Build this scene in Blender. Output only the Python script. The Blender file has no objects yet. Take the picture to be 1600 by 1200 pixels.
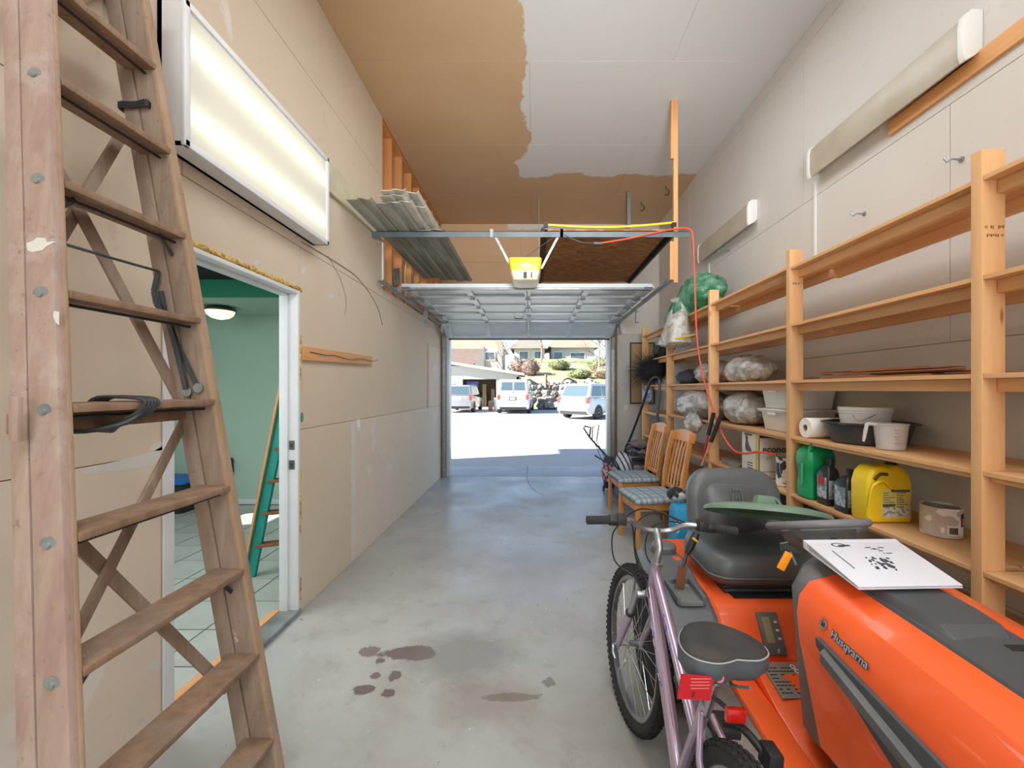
import bpy, bmesh, math, random
from mathutils import Vector, Matrix, noise
SC = bpy.context.scene
COL = SC.collection
R = math.radians
# ------------------------------------------------------------ camera, light, exposure
F = 652.0                      # focal length in pixels of the 1600 px wide frame
EYE = 1.49
cd = bpy.data.cameras.new('camera'); cam = bpy.data.objects.new('camera', cd); COL.objects.link(cam)
cam.location = (0, 0, EYE); cam.rotation_euler = (R(90), 0, 0)
cd.sensor_width = 36; cd.lens = F/1600*36; cd.shift_x = -33/1600; cd.shift_y = 8/1600
cd.clip_start = .02; cd.clip_end = 500
SC.camera = cam
SC.view_settings.view_transform = 'Standard'; SC.view_settings.look = 'None'
SC.view_settings.gamma = 1; SC.view_settings.exposure = 0.24; SC.view_settings.use_curve_mapping = False
SC.cycles.use_denoising = True
SC.cycles.max_bounces = 10; SC.cycles.diffuse_bounces = 6; SC.cycles.transparent_max_bounces = 16
SC.cycles.sample_clamp_indirect = 8
SC.cycles.caustics_reflective = False; SC.cycles.caustics_refractive = False
w = bpy.data.worlds.new('world'); SC.world = w; w.use_nodes = True
bg = w.node_tree.nodes['Background']
sk = w.node_tree.nodes.new('ShaderNodeTexSky'); sk.sky_type = 'HOSEK_WILKIE'
SUN = Vector((1, .33, -.66)).normalized()
sk.sun_direction = -SUN; sk.turbidity = 3.2; sk.ground_albedo = .5
w.node_tree.links.new(sk.outputs[0], bg.inputs[0]); bg.inputs[1].default_value = 8.5
def sun():
    l = bpy.data.lights.new('sun', 'SUN'); l.energy = 17; l.angle = R(.6); l.color = (1, .95, .88)
    o = bpy.data.objects.new('sun', l); COL.objects.link(o); o.location = (-20, -10, 20)
    o.rotation_euler = SUN.to_track_quat('-Z', 'Y').to_euler()
sun()
def area(name, loc, target, sx, sy, power, col):
    l = bpy.data.lights.new(name, 'AREA'); l.shape = 'RECTANGLE'; l.size = sx; l.size_y = sy; l.energy = power; l.color = col
    o = bpy.data.objects.new(name, l); COL.objects.link(o); o.location = loc
    o.rotation_euler = (Vector(target)-Vector(loc)).to_track_quat('-Z', 'Y').to_euler()
    return o
# added fill lights with no lamp of their own, for garage and side room
area('ceiling_fill_light', (.5, -1.6, 4.15), (.4, 2.2, .8), 2.4, 1.2, 95, (.95, .98, 1))  # fill added behind the camera to brighten the near half
area('ceiling_fill_light', (.4, 2.2, 4.2), (.4, 2.2, 0), 1.6, 3.4, 44, (.95, .98, 1))  # added overhead fill, no fitting stands here
area('rear_fill_light', (.5, -2.7, 1.7), (.5, 3, 1.5), 2.4, 2.2, 52, (.96, .98, 1))  # added fill from the rear; the near wall has no door
l = bpy.data.lights.new('far_end_fill_light', 'SPOT'); l.energy = 620; l.spot_size = R(62); l.spot_blend = 1; l.shadow_soft_size = .5; l.color = (.96, .98, 1)  # added spot fill to brighten the far ceiling and wall
o = bpy.data.objects.new('far_end_fill_light', l); COL.objects.link(o); o.location = (.3, -.6, 2.3)
o.rotation_euler = (Vector((.25, 6.2, 3.9))-o.location).to_track_quat('-Z', 'Y').to_euler()
area('side_room_fill_light', (-3.2, 2.2, 2.55), (-3.2, 2.4, 0), 1.6, 1.6, 46, (.93, 1, .98))  # added overhead fill for the side room
area('side_room_fill_light', (-3.3, .3, 1.6), (-3.3, 4, 1.2), 1.6, 1.6, 20, (.9, .97, 1))  # second added fill, at the near end of the side room

# ------------------------------------------------------------ helpers
def lin(h):
    h = h.lstrip('#'); out = []
    for i in (0, 2, 4):
        c = int(h[i:i+2], 16)/255
        out.append(c/12.92 if c <= .04045 else ((c+.055)/1.055)**2.4)
    return tuple(out)+(1,)
def W(px, py, Y): return Vector(((px-833)/F*Y, Y, EYE-(py-608)/F*Y))
class MB:
    def __init__(s): s.v = []; s.f = []; s.m = []; s.mi = 0
    def add(s, vs, fs):
        n = len(s.v); s.v += [Vector(q) for q in vs]
        for q in fs: s.f.append([i+n for i in q]); s.m.append(s.mi)
        return s
    def box(s, x0, x1, y0, y1, z0, z1):
        return s.add([(x0,y0,z0),(x1,y0,z0),(x1,y1,z0),(x0,y1,z0),(x0,y0,z1),(x1,y0,z1),(x1,y1,z1),(x0,y1,z1)],
                     [(0,3,2,1),(4,5,6,7),(0,1,5,4),(1,2,6,5),(2,3,7,6),(3,0,4,7)])
    def hexa(s, p): # 4 bottom, 4 top, both counterclockwise from above
        return s.add(p, [(0,3,2,1),(4,5,6,7),(0,1,5,4),(1,2,6,5),(2,3,7,6),(3,0,4,7)])
    def obox(s, c, size, M=None):
        M = M or Matrix.Identity(3); c = Vector(c); a, b, d = [q/2 for q in size]
        return s.hexa([c+M@Vector(q) for q in ((-a,-b,-d),(a,-b,-d),(a,b,-d),(-a,b,-d),(-a,-b,d),(a,-b,d),(a,b,d),(-a,b,d))])
    def beam(s, p0, p1, w, h, up=(0,0,1)):
        p0 = Vector(p0); p1 = Vector(p1); d = (p1-p0).normalized(); up = Vector(up)
        sd = d.cross(up)
        if sd.length < 1e-4: sd = d.cross(Vector((1,0,0)))
        sd.normalize(); u = sd.cross(d).normalized()
        a = sd*w/2; b = u*h/2
        return s.hexa([p0-a-b, p0+a-b, p1+a-b, p1-a-b, p0-a+b, p0+a+b, p1+a+b, p1-a+b])
    def rings(s, rs, caps=True, closed=False):
        n = len(rs[0]); vs = [q for r in rs for q in r]; fs = []
        m = len(rs)
        for i in range(m if closed else m-1):
            for j in range(n):
                a = i*n+j; b = i*n+(j+1) % n; k = ((i+1) % m)*n
                fs.append((a, b, k+(j+1) % n, k+j))
        if caps and not closed:
            fs.append(tuple(range(n-1, -1, -1))); fs.append(tuple((m-1)*n+j for j in range(n)))
        return s.add(vs, fs)
    def tube(s, pts, r, n=8, closed=False, caps=True, sub=0):
        pts = [Vector(q) for q in pts]
        if sub: pts = smooth_path(pts, sub, closed); 
        m = len(pts); rr = r if isinstance(r, (list, tuple)) else [r]*m
        if len(rr) != m: rr = [rr[min(len(rr)-1, int(i*len(rr)/m))] for i in range(m)]
        rs = []; prev = None
        for i, q in enumerate(pts):
            if closed: d = (pts[(i+1) % m]-pts[i-1])
            else: d = pts[min(i+1, m-1)]-pts[max(i-1, 0)]
            d.normalize()
            if prev is None:
                u = d.cross(Vector((0,0,1)))
                if u.length < .05: u = d.cross(Vector((1,0,0)))
            else: u = prev-d*prev.dot(d)
            u.normalize(); prev = u; v = d.cross(u)
            rs.append([q+(u*math.cos(t)+v*math.sin(t))*rr[i] for t in [2*math.pi*j/n for j in range(n)]])
        return s.rings(rs, caps, closed)
    def cyl(s, p0, p1, r, n=12, r2=None): return s.tube([p0, p1], [r, r if r2 is None else r2], n)
    def lathe(s, prof, c=(0,0,0), n=20, M=None, sx=1, sy=1):
        M = M or Matrix.Identity(3); c = Vector(c)
        cl = len(prof) > 3 and tuple(prof[0]) == tuple(prof[-1])
        if cl: prof = prof[:-1]
        rs = [[c+M@Vector((r*math.cos(t)*sx, r*math.sin(t)*sy, z)) for t in [2*math.pi*j/n for j in range(n)]] for r, z in prof]
        return s.rings(rs, not cl, cl)
    def prism(s, poly, axis, a0, a1):
        def P(u, v, a): return {'x': (a,u,v), 'y': (u,a,v), 'z': (u,v,a)}[axis]
        n = len(poly)
        vs = [P(u,v,a0) for u, v in poly]+[P(u,v,a1) for u, v in poly]
        return s.add(vs, [tuple(range(n-1,-1,-1)), tuple(range(n,2*n))]+[(i,(i+1)%n,n+(i+1)%n,n+i) for i in range(n)])
    def blob(s, c, rx, ry, rz, seed=0, amp=.12, fr=2.0, nu=28, nv=16, flat=None, M=None, ridge=0):
        c = Vector(c); M = M or Matrix.Identity(3); rs = []
        for i in range(nv+1):
            ph = math.pi*(i+.02)/(nv+.04); ring = []
            for j in range(nu):
                th = 2*math.pi*j/nu
                d = Vector((math.sin(ph)*math.cos(th), math.sin(ph)*math.sin(th), -math.cos(ph)))
                k = 1+amp*noise.noise(d*fr+Vector((seed*3.1, seed, 0)))+amp*.5*noise.noise(d*fr*2.6+Vector((seed, 0, 5)))
                if ridge: k += ridge*(abs(noise.noise(d*fr*3+Vector((seed,7,1))))-.25)
                q = Vector((d.x*rx*k, d.y*ry*k, d.z*rz*k))
                if flat is not None and q.z < flat: q.z = flat+(q.z-flat)*.08
                ring.append(c+M@q)
            rs.append(ring)
        return s.rings(rs, True)
def smooth_path(pts, sub, closed=False):
    out = []; m = len(pts)
    rng = range(m if closed else m-1)
    for i in rng:
        if closed: p0, p1, p2, p3 = pts[i-1], pts[i], pts[(i+1) % m], pts[(i+2) % m]
        else: p0, p1, p2, p3 = pts[max(i-1,0)], pts[i], pts[i+1], pts[min(i+2,m-1)]
        for k in range(sub):
            t = k/sub
            out.append(.5*((2*p1)+(p2-p0)*t+(2*p0-5*p1+4*p2-p3)*t*t+(3*p1-p0-3*p2+p3)*t**3))
    if not closed: out.append(pts[-1].copy())
    return out
ROOT = {}
def build(mb, name, mat, parent=None, bevel=0, smooth=35, label=None, kind=None, segs=2, inset=False):
    me = bpy.data.meshes.new(name)
    off = Vector((0,0,0))
    if parent is not None: off = ROOT.get(parent.name, Vector((0,0,0)))
    elif kind != 'structure':
        xs = [q.x for q in mb.v]; ys = [q.y for q in mb.v]; zs = [q.z for q in mb.v]
        off = Vector(((min(xs)+max(xs))/2, (min(ys)+max(ys))/2, min(zs)))
    me.from_pydata([q-off for q in mb.v], [], mb.f)
    mats = mat if isinstance(mat, (list, tuple)) else [mat]
    for q in mats: me.materials.append(q)
    if len(mats) > 1: me.polygons.foreach_set('material_index', mb.m)
    bm = bmesh.new(); bm.from_mesh(me)
    bmesh.ops.recalc_face_normals(bm, faces=bm.faces)
    if bevel:
        es = [e for e in bm.edges if len(e.link_faces) == 2 and e.calc_face_angle(0) > .5]
        bmesh.ops.bevel(bm, geom=es, offset=bevel, segments=segs, affect='EDGES', profile=.6, clamp_overlap=True)
    bm.to_mesh(me); bm.free()
    if smooth:
        me.polygons.foreach_set('use_smooth', [True]*len(me.polygons))
        me.set_sharp_from_angle(angle=R(smooth))
    o = bpy.data.objects.new(name, me); COL.objects.link(o)
    if parent is not None: o.parent = parent; ROOT[o.name] = off
    else: o.location = off; ROOT[o.name] = off
    if label: o['label'] = label
    if kind: o['kind'] = kind
    return o
def tag(o, label, cat, group=None, kind=None):
    o['label'] = label; o['category'] = cat
    if group: o['group'] = group
    if kind: o['kind'] = kind
    return o
def thing(name, label, cat, loc=(0,0,0), group=None, world=True, rot=None):
    o = bpy.data.objects.new(name, None); COL.objects.link(o); o.empty_display_size = .1
    o.location = loc
    if rot: o.rotation_euler = rot
    ROOT[o.name] = Vector(loc) if world else Vector((0,0,0))
    return tag(o, label, cat, group)
def struct(mb, name, mat, parent=None, **k):
    return build(mb, name, mat, parent, kind=None if parent else 'structure', **k)
def kids(o): return [c for c in o.children]
def dup(o, loc=None, rotz=None, label=None, group=None, parent=None):
    c = o.copy(); COL.objects.link(c)
    if parent is not None: c.parent = parent
    if loc is not None: c.location = loc
    if rotz is not None: c.rotation_euler = (0,0,rotz)
    if label: c['label'] = label
    if group: c['group'] = group
    for k in kids(o): dup(k, parent=c)
    return c
def text(s, size, mat, parent, loc, M, ext=.0008, name='lettering', align='CENTER', bold=0):
    cu = bpy.data.curves.new('t', 'FONT'); cu.body = s; cu.size = size; cu.extrude = ext; cu.align_x = align; cu.align_y = 'CENTER'
    cu.offset = bold; cu.resolution_u = 2
    t = bpy.data.objects.new('t', cu); COL.objects.link(t)
    dg = bpy.context.evaluated_depsgraph_get(); me = bpy.data.meshes.new_from_object(t.evaluated_get(dg))
    bpy.data.objects.remove(t); bpy.data.curves.remove(cu)
    off = ROOT.get(parent.name, Vector((0,0,0))) if parent else Vector((0,0,0))
    me.transform(Matrix.Translation(Vector(loc)-off)@M.to_4x4())
    me.materials.clear(); me.materials.append(mat)
    o = bpy.data.objects.new(name, me); COL.objects.link(o); o.parent = parent; ROOT[o.name] = off
    return o
def frame(xd, yd):
    xd = Vector(xd).normalized(); yd = Vector(yd); yd = (yd-xd*yd.dot(xd)).normalized(); z = xd.cross(yd)
    return Matrix((xd, yd, z)).transposed()
FACE_L = frame((0,-1,0), (0,0,1))   # text on a face looking to -X
FACE_C = frame((1,0,0), (0,0,1))    # text on a face looking to the camera
# ------------------------------------------------------------ materials
class NT:
    def __init__(s, name):
        s.m = bpy.data.materials.new(name); s.m.use_nodes = True; s.t = s.m.node_tree; s.b = s.t.nodes['Principled BSDF']
        s.tc = s.t.nodes.new('ShaderNodeTexCoord')
    def n(s, typ, **k):
        q = s.t.nodes.new(typ)
        for a, b in k.items(): setattr(q, a, b)
        return q
    def l(s, a, b): s.t.links.new(a, b)
    def mapping(s, scale=(1,1,1), loc=(0,0,0), rot=(0,0,0), src=None):
        m = s.n('ShaderNodeMapping'); m.inputs['Scale'].default_value = scale; m.inputs['Location'].default_value = loc; m.inputs['Rotation'].default_value = rot
        s.l(src or s.tc.outputs['Object'], m.inputs[0]); return m.outputs[0]
    def noise(s, vec, scale=5, detail=4, rough=.55, dist=0):
        q = s.n('ShaderNodeTexNoise'); q.inputs['Scale'].default_value = scale; q.inputs['Detail'].default_value = detail
        q.inputs['Roughness'].default_value = rough; q.inputs['Distortion'].default_value = dist
        if vec is not None: s.l(vec, q.inputs['Vector'])
        return q.outputs['Fac']
    def ramp(s, fac, stops, interp='LINEAR'):
        q = s.n('ShaderNodeValToRGB'); cr = q.color_ramp; cr.interpolation = interp
        while len(cr.elements) < len(stops): cr.elements.new(.5)
        for e, (p, c) in zip(cr.elements, stops):
            e.position = p; e.color = c if not isinstance(c, (int, float)) else (c, c, c, 1)
        s.l(fac, q.inputs[0]); return q.outputs[0]
    def mix(s, fac, a, b, typ='MIX'):
        q = s.n('ShaderNodeMix', data_type='RGBA', blend_type=typ)
        for i, x in ((0, fac), (6, a), (7, b)):
            if isinstance(x, (int, float)): q.inputs[i].default_value = x
            elif isinstance(x, tuple): q.inputs[i].default_value = x
            else: s.l(x, q.inputs[i])
        return q.outputs[2]
    def math(s, op, a, b=0.0, c=0.0):
        q = s.n('ShaderNodeMath', operation=op)
        for i, x in enumerate((a, b, c)):
            if isinstance(x, (int, float)): q.inputs[i].default_value = x
            else: s.l(x, q.inputs[i])
        return q.outputs[0]
    def xyz(s, src=None):
        q = s.n('ShaderNodeSeparateXYZ'); s.l(src or s.tc.outputs['Object'], q.inputs[0]); return q.outputs
    def col(s, x):
        if isinstance(x, tuple): s.b.inputs['Base Color'].default_value = x
        else: s.l(x, s.b.inputs['Base Color'])
    def bump(s, h, st=.3, d=.01):
        q = s.n('ShaderNodeBump'); q.inputs['Strength'].default_value = st; q.inputs['Distance'].default_value = d
        s.l(h, q.inputs['Height']); s.l(q.outputs[0], s.b.inputs['Normal'])
    def set(s, **k):
        for a, b in k.items(): s.b.inputs[a.replace('_', ' ')].default_value = b
def mk(name, h, rough=.5, metal=0, var=.12, scale=6, h2=None, bump=0, bscale=60, trans=0, alpha=1, emit=0, coat=0, lo=.35, hi=.7, ior=None, stretch=(1,1,1)):
    t = NT(name); c = lin(h) if isinstance(h, str) else h
    c2 = lin(h2) if h2 else tuple(q*(1-var*1.6) for q in c[:3])+(1,)
    v = t.mapping(stretch)
    if var or h2: t.col(t.mix(t.ramp(t.noise(v, scale), [(lo, 0), (hi, 1)]), c, c2))
    else: t.col(c)
    t.set(Roughness=rough, Metallic=metal)
    if bump: t.bump(t.noise(v, bscale), bump)
    if trans: t.b.inputs['Transmission Weight'].default_value = trans
    if alpha < 1: t.b.inputs['Alpha'].default_value = alpha
    if coat: t.b.inputs['Coat Weight'].default_value = coat
    if ior: t.b.inputs['IOR'].default_value = ior
    if emit:
        t.b.inputs['Emission Color'].default_value = c; t.b.inputs['Emission Strength'].default_value = emit
    return t.m
def wood(name, h1, h2, axis='y', fine=1.0, rough=.6, knots=True, h3=None):
    t = NT(name); st = {'x': (.35,5,5), 'y': (5,.35,5), 'z': (5,5,.35)}[axis]
    oi = t.n('ShaderNodeObjectInfo'); ad = t.n('ShaderNodeVectorMath', operation='ADD')
    cb = t.n('ShaderNodeCombineXYZ'); t.l(t.math('MULTIPLY', oi.outputs['Random'], 17.0), cb.inputs[0]); t.l(t.math('MULTIPLY', oi.outputs['Random'], 9.0), cb.inputs[2])
    t.l(t.tc.outputs['Object'], ad.inputs[0]); t.l(cb.outputs[0], ad.inputs[1])
    v = t.mapping(tuple(q*fine for q in st), src=ad.outputs[0])
    g = t.noise(v, 2.2, 5, .6, .6); g2 = t.noise(v, 12, 3, .6)
    c = t.mix(t.ramp(g, [(.3, 0), (.72, 1)]), lin(h1), lin(h2))
    c = t.mix(t.math('MULTIPLY', t.ramp(g2, [(.45, 0), (.62, 1)]), .3), c, lin(h3 or h2))
    if knots:
        vo = t.n('ShaderNodeTexVoronoi'); vo.inputs['Scale'].default_value = 1.0
        kst = {'x': (2.2,9,9), 'y': (9,2.2,9), 'z': (9,9,2.2)}[axis]
        t.l(t.mapping(kst, src=ad.outputs[0]), vo.inputs['Vector'])
        c = t.mix(t.ramp(vo.outputs['Distance'], [(.03, .75), (.085, 0)]), c, lin('#6e3d18'))
    r_ = t.math('MULTIPLY_ADD', oi.outputs['Random'], .24, .88)
    cc = t.n('ShaderNodeCombineXYZ'); [t.l(r_, cc.inputs[i]) for i in range(3)]
    c = t.mix(1.0, c, cc.outputs[0], 'MULTIPLY')
    t.col(c); t.set(Roughness=rough); t.bump(g2, .12, .004)
    return t.m
M = {}
M['fir'] = {a: wood('fir_'+a, '#e2b684', '#d29f6b', a) for a in 'xyz'}
M['stud'] = wood('stud', '#d59a63', '#c4844c', 'z')
M['orange_wood'] = {a: wood('varnished_pine_'+a, '#dfa973', '#cf955e', a) for a in 'xyz'}
M['plaster_white'] = mk('white_primer', '#dcdad6', .7, var=.05)
M['white_paint'] = mk('white_paint', '#e4e7ea', .45, var=.04)
M['steel'] = mk('galvanised_steel', '#a3acb0', .38, .5, var=.2, scale=20)
M['bar'] = mk('dull_grey_angle_iron', '#707b80', .5, .4, var=.15, scale=9)
M['steel_dark'] = mk('dark_steel', '#5e676b', .4, .7, var=.2)
M['chrome'] = mk('chrome', '#c9ccd0', .18, 1, var=0)
M['alu'] = mk('brushed_alloy', '#b6b9bc', .33, .9, var=.1)
M['black'] = mk('black_plastic', '#26282a', .45, var=.1)
M['blacksteel'] = mk('black_painted_tube', '#2b2d31', .35, .2, var=.1)
M['rubber'] = mk('black_rubber', '#2f2e2e', .85, var=.25, bump=.2)
M['red'] = mk('red_plastic', '#b8232a', .4, var=.1)
M['brown_board'] = mk('unpainted_drywall', '#c49f7c', .85, var=.05, scale=2)
M['glass'] = mk('dark_glass', '#4d5d66', .05, 0, var=0, coat=.5)
M['white_plastic'] = mk('white_plastic', '#e6e6e3', .4, var=.03)
# left wall board: unpainted face paper with mud and primer patches
def wall_mat(name, base, base2, mud, mudamt, seed=0, low=None):
    t = NT(name); v = t.mapping((1,1,1), (seed, seed*2, seed))
    c = t.mix(t.ramp(t.noise(v, .8, 3), [(.3, 0), (.7, 1)]), lin(base), lin(base2))
    p = t.ramp(t.noise(v, 1.9, 6, .62, .5), [(mudamt, 0), (mudamt+.03, .75)])
    c = t.mix(p, c, lin(mud))
    c = t.mix(t.math('MULTIPLY', t.ramp(t.noise(v, 14, 2), [(.66, 0), (.72, 1)]), .12), c, lin('#8f8577'))
    if low:
        z = t.xyz()[2]
        c = t.mix(t.ramp(t.math('MULTIPLY_ADD', z, -.5, .95), [(0, 0), (1, .9)]), c, lin(low))
    t.col(c); t.set(Roughness=.8); t.bump(t.noise(v, 90), .05)
    return t.m
M['board_left'] = wall_mat('left_wall_board', '#d9cab5', '#d2c2ad', '#e0dbd2', .66, 3)
M['board_left2'] = wall_mat('left_wall_board_pale', '#dfd1bf', '#dacbb9', '#e2dcd3', .62, 5)
M['board_right'] = wall_mat('right_wall_board', '#d5d1cc', '#cfcac5', '#dedbd7', .7, 8, low='#cbc4a8')
M['board_grey'] = wall_mat('far_wall_board', '#c9c7c0', '#bfbeb8', '#d5d5d2', .7, 9)
def ceiling_mat():
    t = NT('ceiling_board_half_painted'); X, Y, Z = t.xyz()
    v = t.mapping((1,1,1))
    n1 = t.noise(v, 1.6, 2); n2 = t.noise(v, 9, 5, .7)
    wob = t.math('ADD', t.math('MULTIPLY', t.math('SUBTRACT', n1, .5), .55), t.math('MULTIPLY', t.math('SUBTRACT', n2, .5), .16))
    gx = t.math('ADD', t.math('ADD', X, .10), wob)            # > 0 painted
    gy = t.math('ADD', t.math('SUBTRACT', 5.42, Y), t.math('MULTIPLY', wob, 1.3))
    f = t.math('MINIMUM', gx, gy)
    fac = t.ramp(t.math('MULTIPLY_ADD', f, 1.0, .5), [(.49, 0), (.51, 1)])
    br = t.mix(t.ramp(t.noise(v, 1.1), [(.3, 0), (.7, 1)]), lin('#cfb290'), lin('#c8a986'))
    t.col(t.mix(fac, br, lin('#dbdedf'))); t.set(Roughness=.85)
    return t.m
M['ceil'] = ceiling_mat()
def far_mat():
    t = NT('far_wall_upper_board'); X, Y, Z = t.xyz(); v = t.mapping((1,1,1))
    n = t.math('MULTIPLY', t.math('SUBTRACT', t.noise(v, 7, 4), .5), .08)
    a = t.math('ADD', t.math('SUBTRACT', X, 1.42), n)
    b = t.math('MINIMUM', t.math('ADD', t.math('SUBTRACT', Z, 4.19), n), t.math('ADD', X, .43))
    fac = t.ramp(t.math('MULTIPLY_ADD', t.math('MAXIMUM', a, b), 1.0, .5), [(.49, 0), (.51, 1)])
    t.col(t.mix(fac, lin('#d2b08c'), lin('#d6d3cc'))); t.set(Roughness=.85); return t.m
M['far'] = far_mat()
def concrete():
    t = NT('stained_concrete'); v = t.mapping((1,1,1)); X, Y, Z = t.xyz()
    c = t.mix(t.ramp(t.noise(v, .7, 6, .6), [(.32, 0), (.68, 1)]), lin('#b7b9b7'), lin('#a5a5a0'))
    c = t.mix(t.math('MULTIPLY', t.ramp(t.noise(t.mapping((1,1,1),(4,2,0)), 1.7, 7, .68, .4), [(.48, 0), (.66, 1)]), .5), c, lin('#9a9083'))
    c = t.mix(t.math('MULTIPLY', t.ramp(t.noise(t.mapping((1,1,1),(9,1,0)), 5, 7, .7), [(.55, 0), (.72, 1)]), .45), c, lin('#7e7a72'))
    c = t.mix(t.ramp(t.noise(t.mapping((1,1,1),(3,7,0)), 26, 3, .6), [(.70, 0), (.735, .8)]), c, lin('#dcdcd8'))
    c = t.mix(t.ramp(t.noise(t.mapping((1,1,1),(13,7,0)), 19, 2, .6), [(.735, 0), (.75, .8)]), c, lin('#5c544e'))
    # stains with a place of their own: (x, y, rx, ry, colour, strength)
    for sx, sy, rx, ry, h, st in [(-.69,2.36,.15,.075,'#62474c',.8), (-.93,2.37,.06,.05,'#6a4f52',.7), (-.84,2.29,.028,.024,'#5b4444',.75),
        (-.82,2.17,.028,.026,'#5b4444',.75), (-.72,2.17,.035,.04,'#5b4444',.75), (-.84,2.07,.06,.035,'#574342',.8), (-.71,2.045,.035,.03,'#5b4a44',.8),
        (-.38,2.35,.40,.30,'#7d7a74',.6), (-.22,2.0,.30,.20,'#8b7766',.5), (-.1,2.02,.14,.03,'#6d6152',.6), (.08,2.12,.035,.035,'#5c5652',.6), (.0,3.5,.5,.7,'#9a9a9c',.5)]:
        wob = t.math('MULTIPLY', t.math('SUBTRACT', t.noise(t.mapping((1,1,1),(sx*9,0,0)), 2.2/max(rx,ry)*.6, 4, .65), .5), 1.5)
        dx = t.math('MULTIPLY', t.math('SUBTRACT', X, sx), 1/rx); dy = t.math('MULTIPLY', t.math('SUBTRACT', Y, sy), 1/ry)
        d = t.math('ADD', t.math('SQRT', t.math('ADD', t.math('MULTIPLY', dx, dx), t.math('MULTIPLY', dy, dy))), wob)
        soft = .6 if rx > .2 else .12
        c = t.mix(t.ramp(t.math('MULTIPLY', d, .5), [(.5-soft*.5, st), (.5, 0)]), c, lin(h))
    t.col(c); t.l(t.ramp(t.noise(v, 1.4, 4), [(.3, .24), (.7, .48)]), t.b.inputs['Roughness'])
    t.bump(t.noise(v, 30, 5), .08, .004); return t.m
M['concrete'] = concrete()
def ladder_mat(name, a, b, c3, paint):
    t = NT(name); v = t.mapping((7,7,1.2)); n = t.noise(v, 2.5, 6, .65, .4)
    c = t.mix(t.ramp(n, [(.35, 0), (.65, 1)]), lin(a), lin(b))
    c = t.mix(t.ramp(t.noise(t.mapping((3,3,3),(5,1,2)), 1.6, 6, .7), [(.5, 0), (.62, .6)]), c, lin(c3))
    c = t.mix(t.ramp(t.noise(t.mapping((4,4,2),(1,8,2)), 2.4, 5, .6), [(.70, 0), (.715, .9)]), c, lin(paint))
    c = t.mix(t.ramp(t.noise(t.mapping((1,1,1),(2,2,2)), 30, 4, .7), [(.62, 0), (.7, .5)]), c, lin('#6f5648'))
    t.col(c); t.set(Roughness=.75); t.bump(t.noise(v, 14, 4), .25, .003); return t.m
M['lad'] = ladder_mat('old_ladder_wood', '#a08c7c', '#82705f', '#948478', '#cfc8be')
M['lad_pink'] = ladder_mat('old_ladder_wood_pink_paint', '#b19d90', '#a1857a', '#bcaea6', '#d9d6d0')
M['lad_step'] = ladder_mat('worn_ladder_tread', '#9c7f68', '#7d634f', '#8a7b70', '#e0dbd4')
M['lad_edge'] = ladder_mat('worn_ladder_edge', '#b0957a', '#967a60', '#a39184', '#ddd6cd')
def osb():
    t = NT('oriented_strand_board'); vo = t.n('ShaderNodeTexVoronoi'); vo.inputs['Scale'].default_value = 14
    t.l(t.mapping((1,3,1)), vo.inputs['Vector'])
    c = t.mix(t.ramp(vo.outputs['Color'], [(.2, 0), (.8, 1)]), lin('#a86f48'), lin('#c79666'))
    c = t.mix(t.ramp(t.noise(t.mapping((1,4,1)), 9, 4), [(.45, 0), (.6, .6)]), c, lin('#8a5836')); t.col(c); t.set(Roughness=.7); return t.m
M['osb'] = osb()
# ============================================================ THE SETTING
XL, XR, YF, YB, H = -1.555, 2.15, 7.09, -3.0, 4.30
DY0, DY1, DZ = 1.80, 2.755, 2.12           # doorway in the left wall
SY, SZ = 4.30, 2.53                        # the bay of open studs starts here
# floor
struct(MB().box(XL-.12, XR+.15, YB, YF, -.15, 0), 'floor', M['concrete'])
tile_m = mk('pale_floor_tile', '#b9bbb6', .35, var=.1, scale=3)
fl2 = struct(MB().box(-4.9, XL-.12, -.2, 5.5, -.15, -.002), 'floor_side_room', mk('dark_tile_grout', '#4e524f', .8))
tm = MB().box(-.167, .167, -.167, .167, -.002, .008)
tile0 = None
for i in range(9):
    for j in range(15):
        x = XL-.125-.17-.345*i; y = .33+.345*j
        if x < -4.75 or y > 5.3: continue
        if tile0 is None:
            tile0 = build(tm, 'floor_tile', tile_m, fl2); tile0.location = (x, y, 0)
        else:
            q = tile0.copy(); COL.objects.link(q); q.parent = fl2; q.location = (x, y, 0)
crk = MB(); P_ = [(-.105,YF-.01),(-.09,6.8),(-.06,6.5),(-.02,6.3),(.05,6.05),(.16,5.85)]
for a, b in zip(P_[:-1], P_[1:]): crk.beam((a[0],a[1],.0004),(b[0],b[1],.0004),.008,.0012)
build(crk, 'floor_crack', mk('dark_crack','#6d6a66',.9), bpy.data.objects['floor'])
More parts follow.
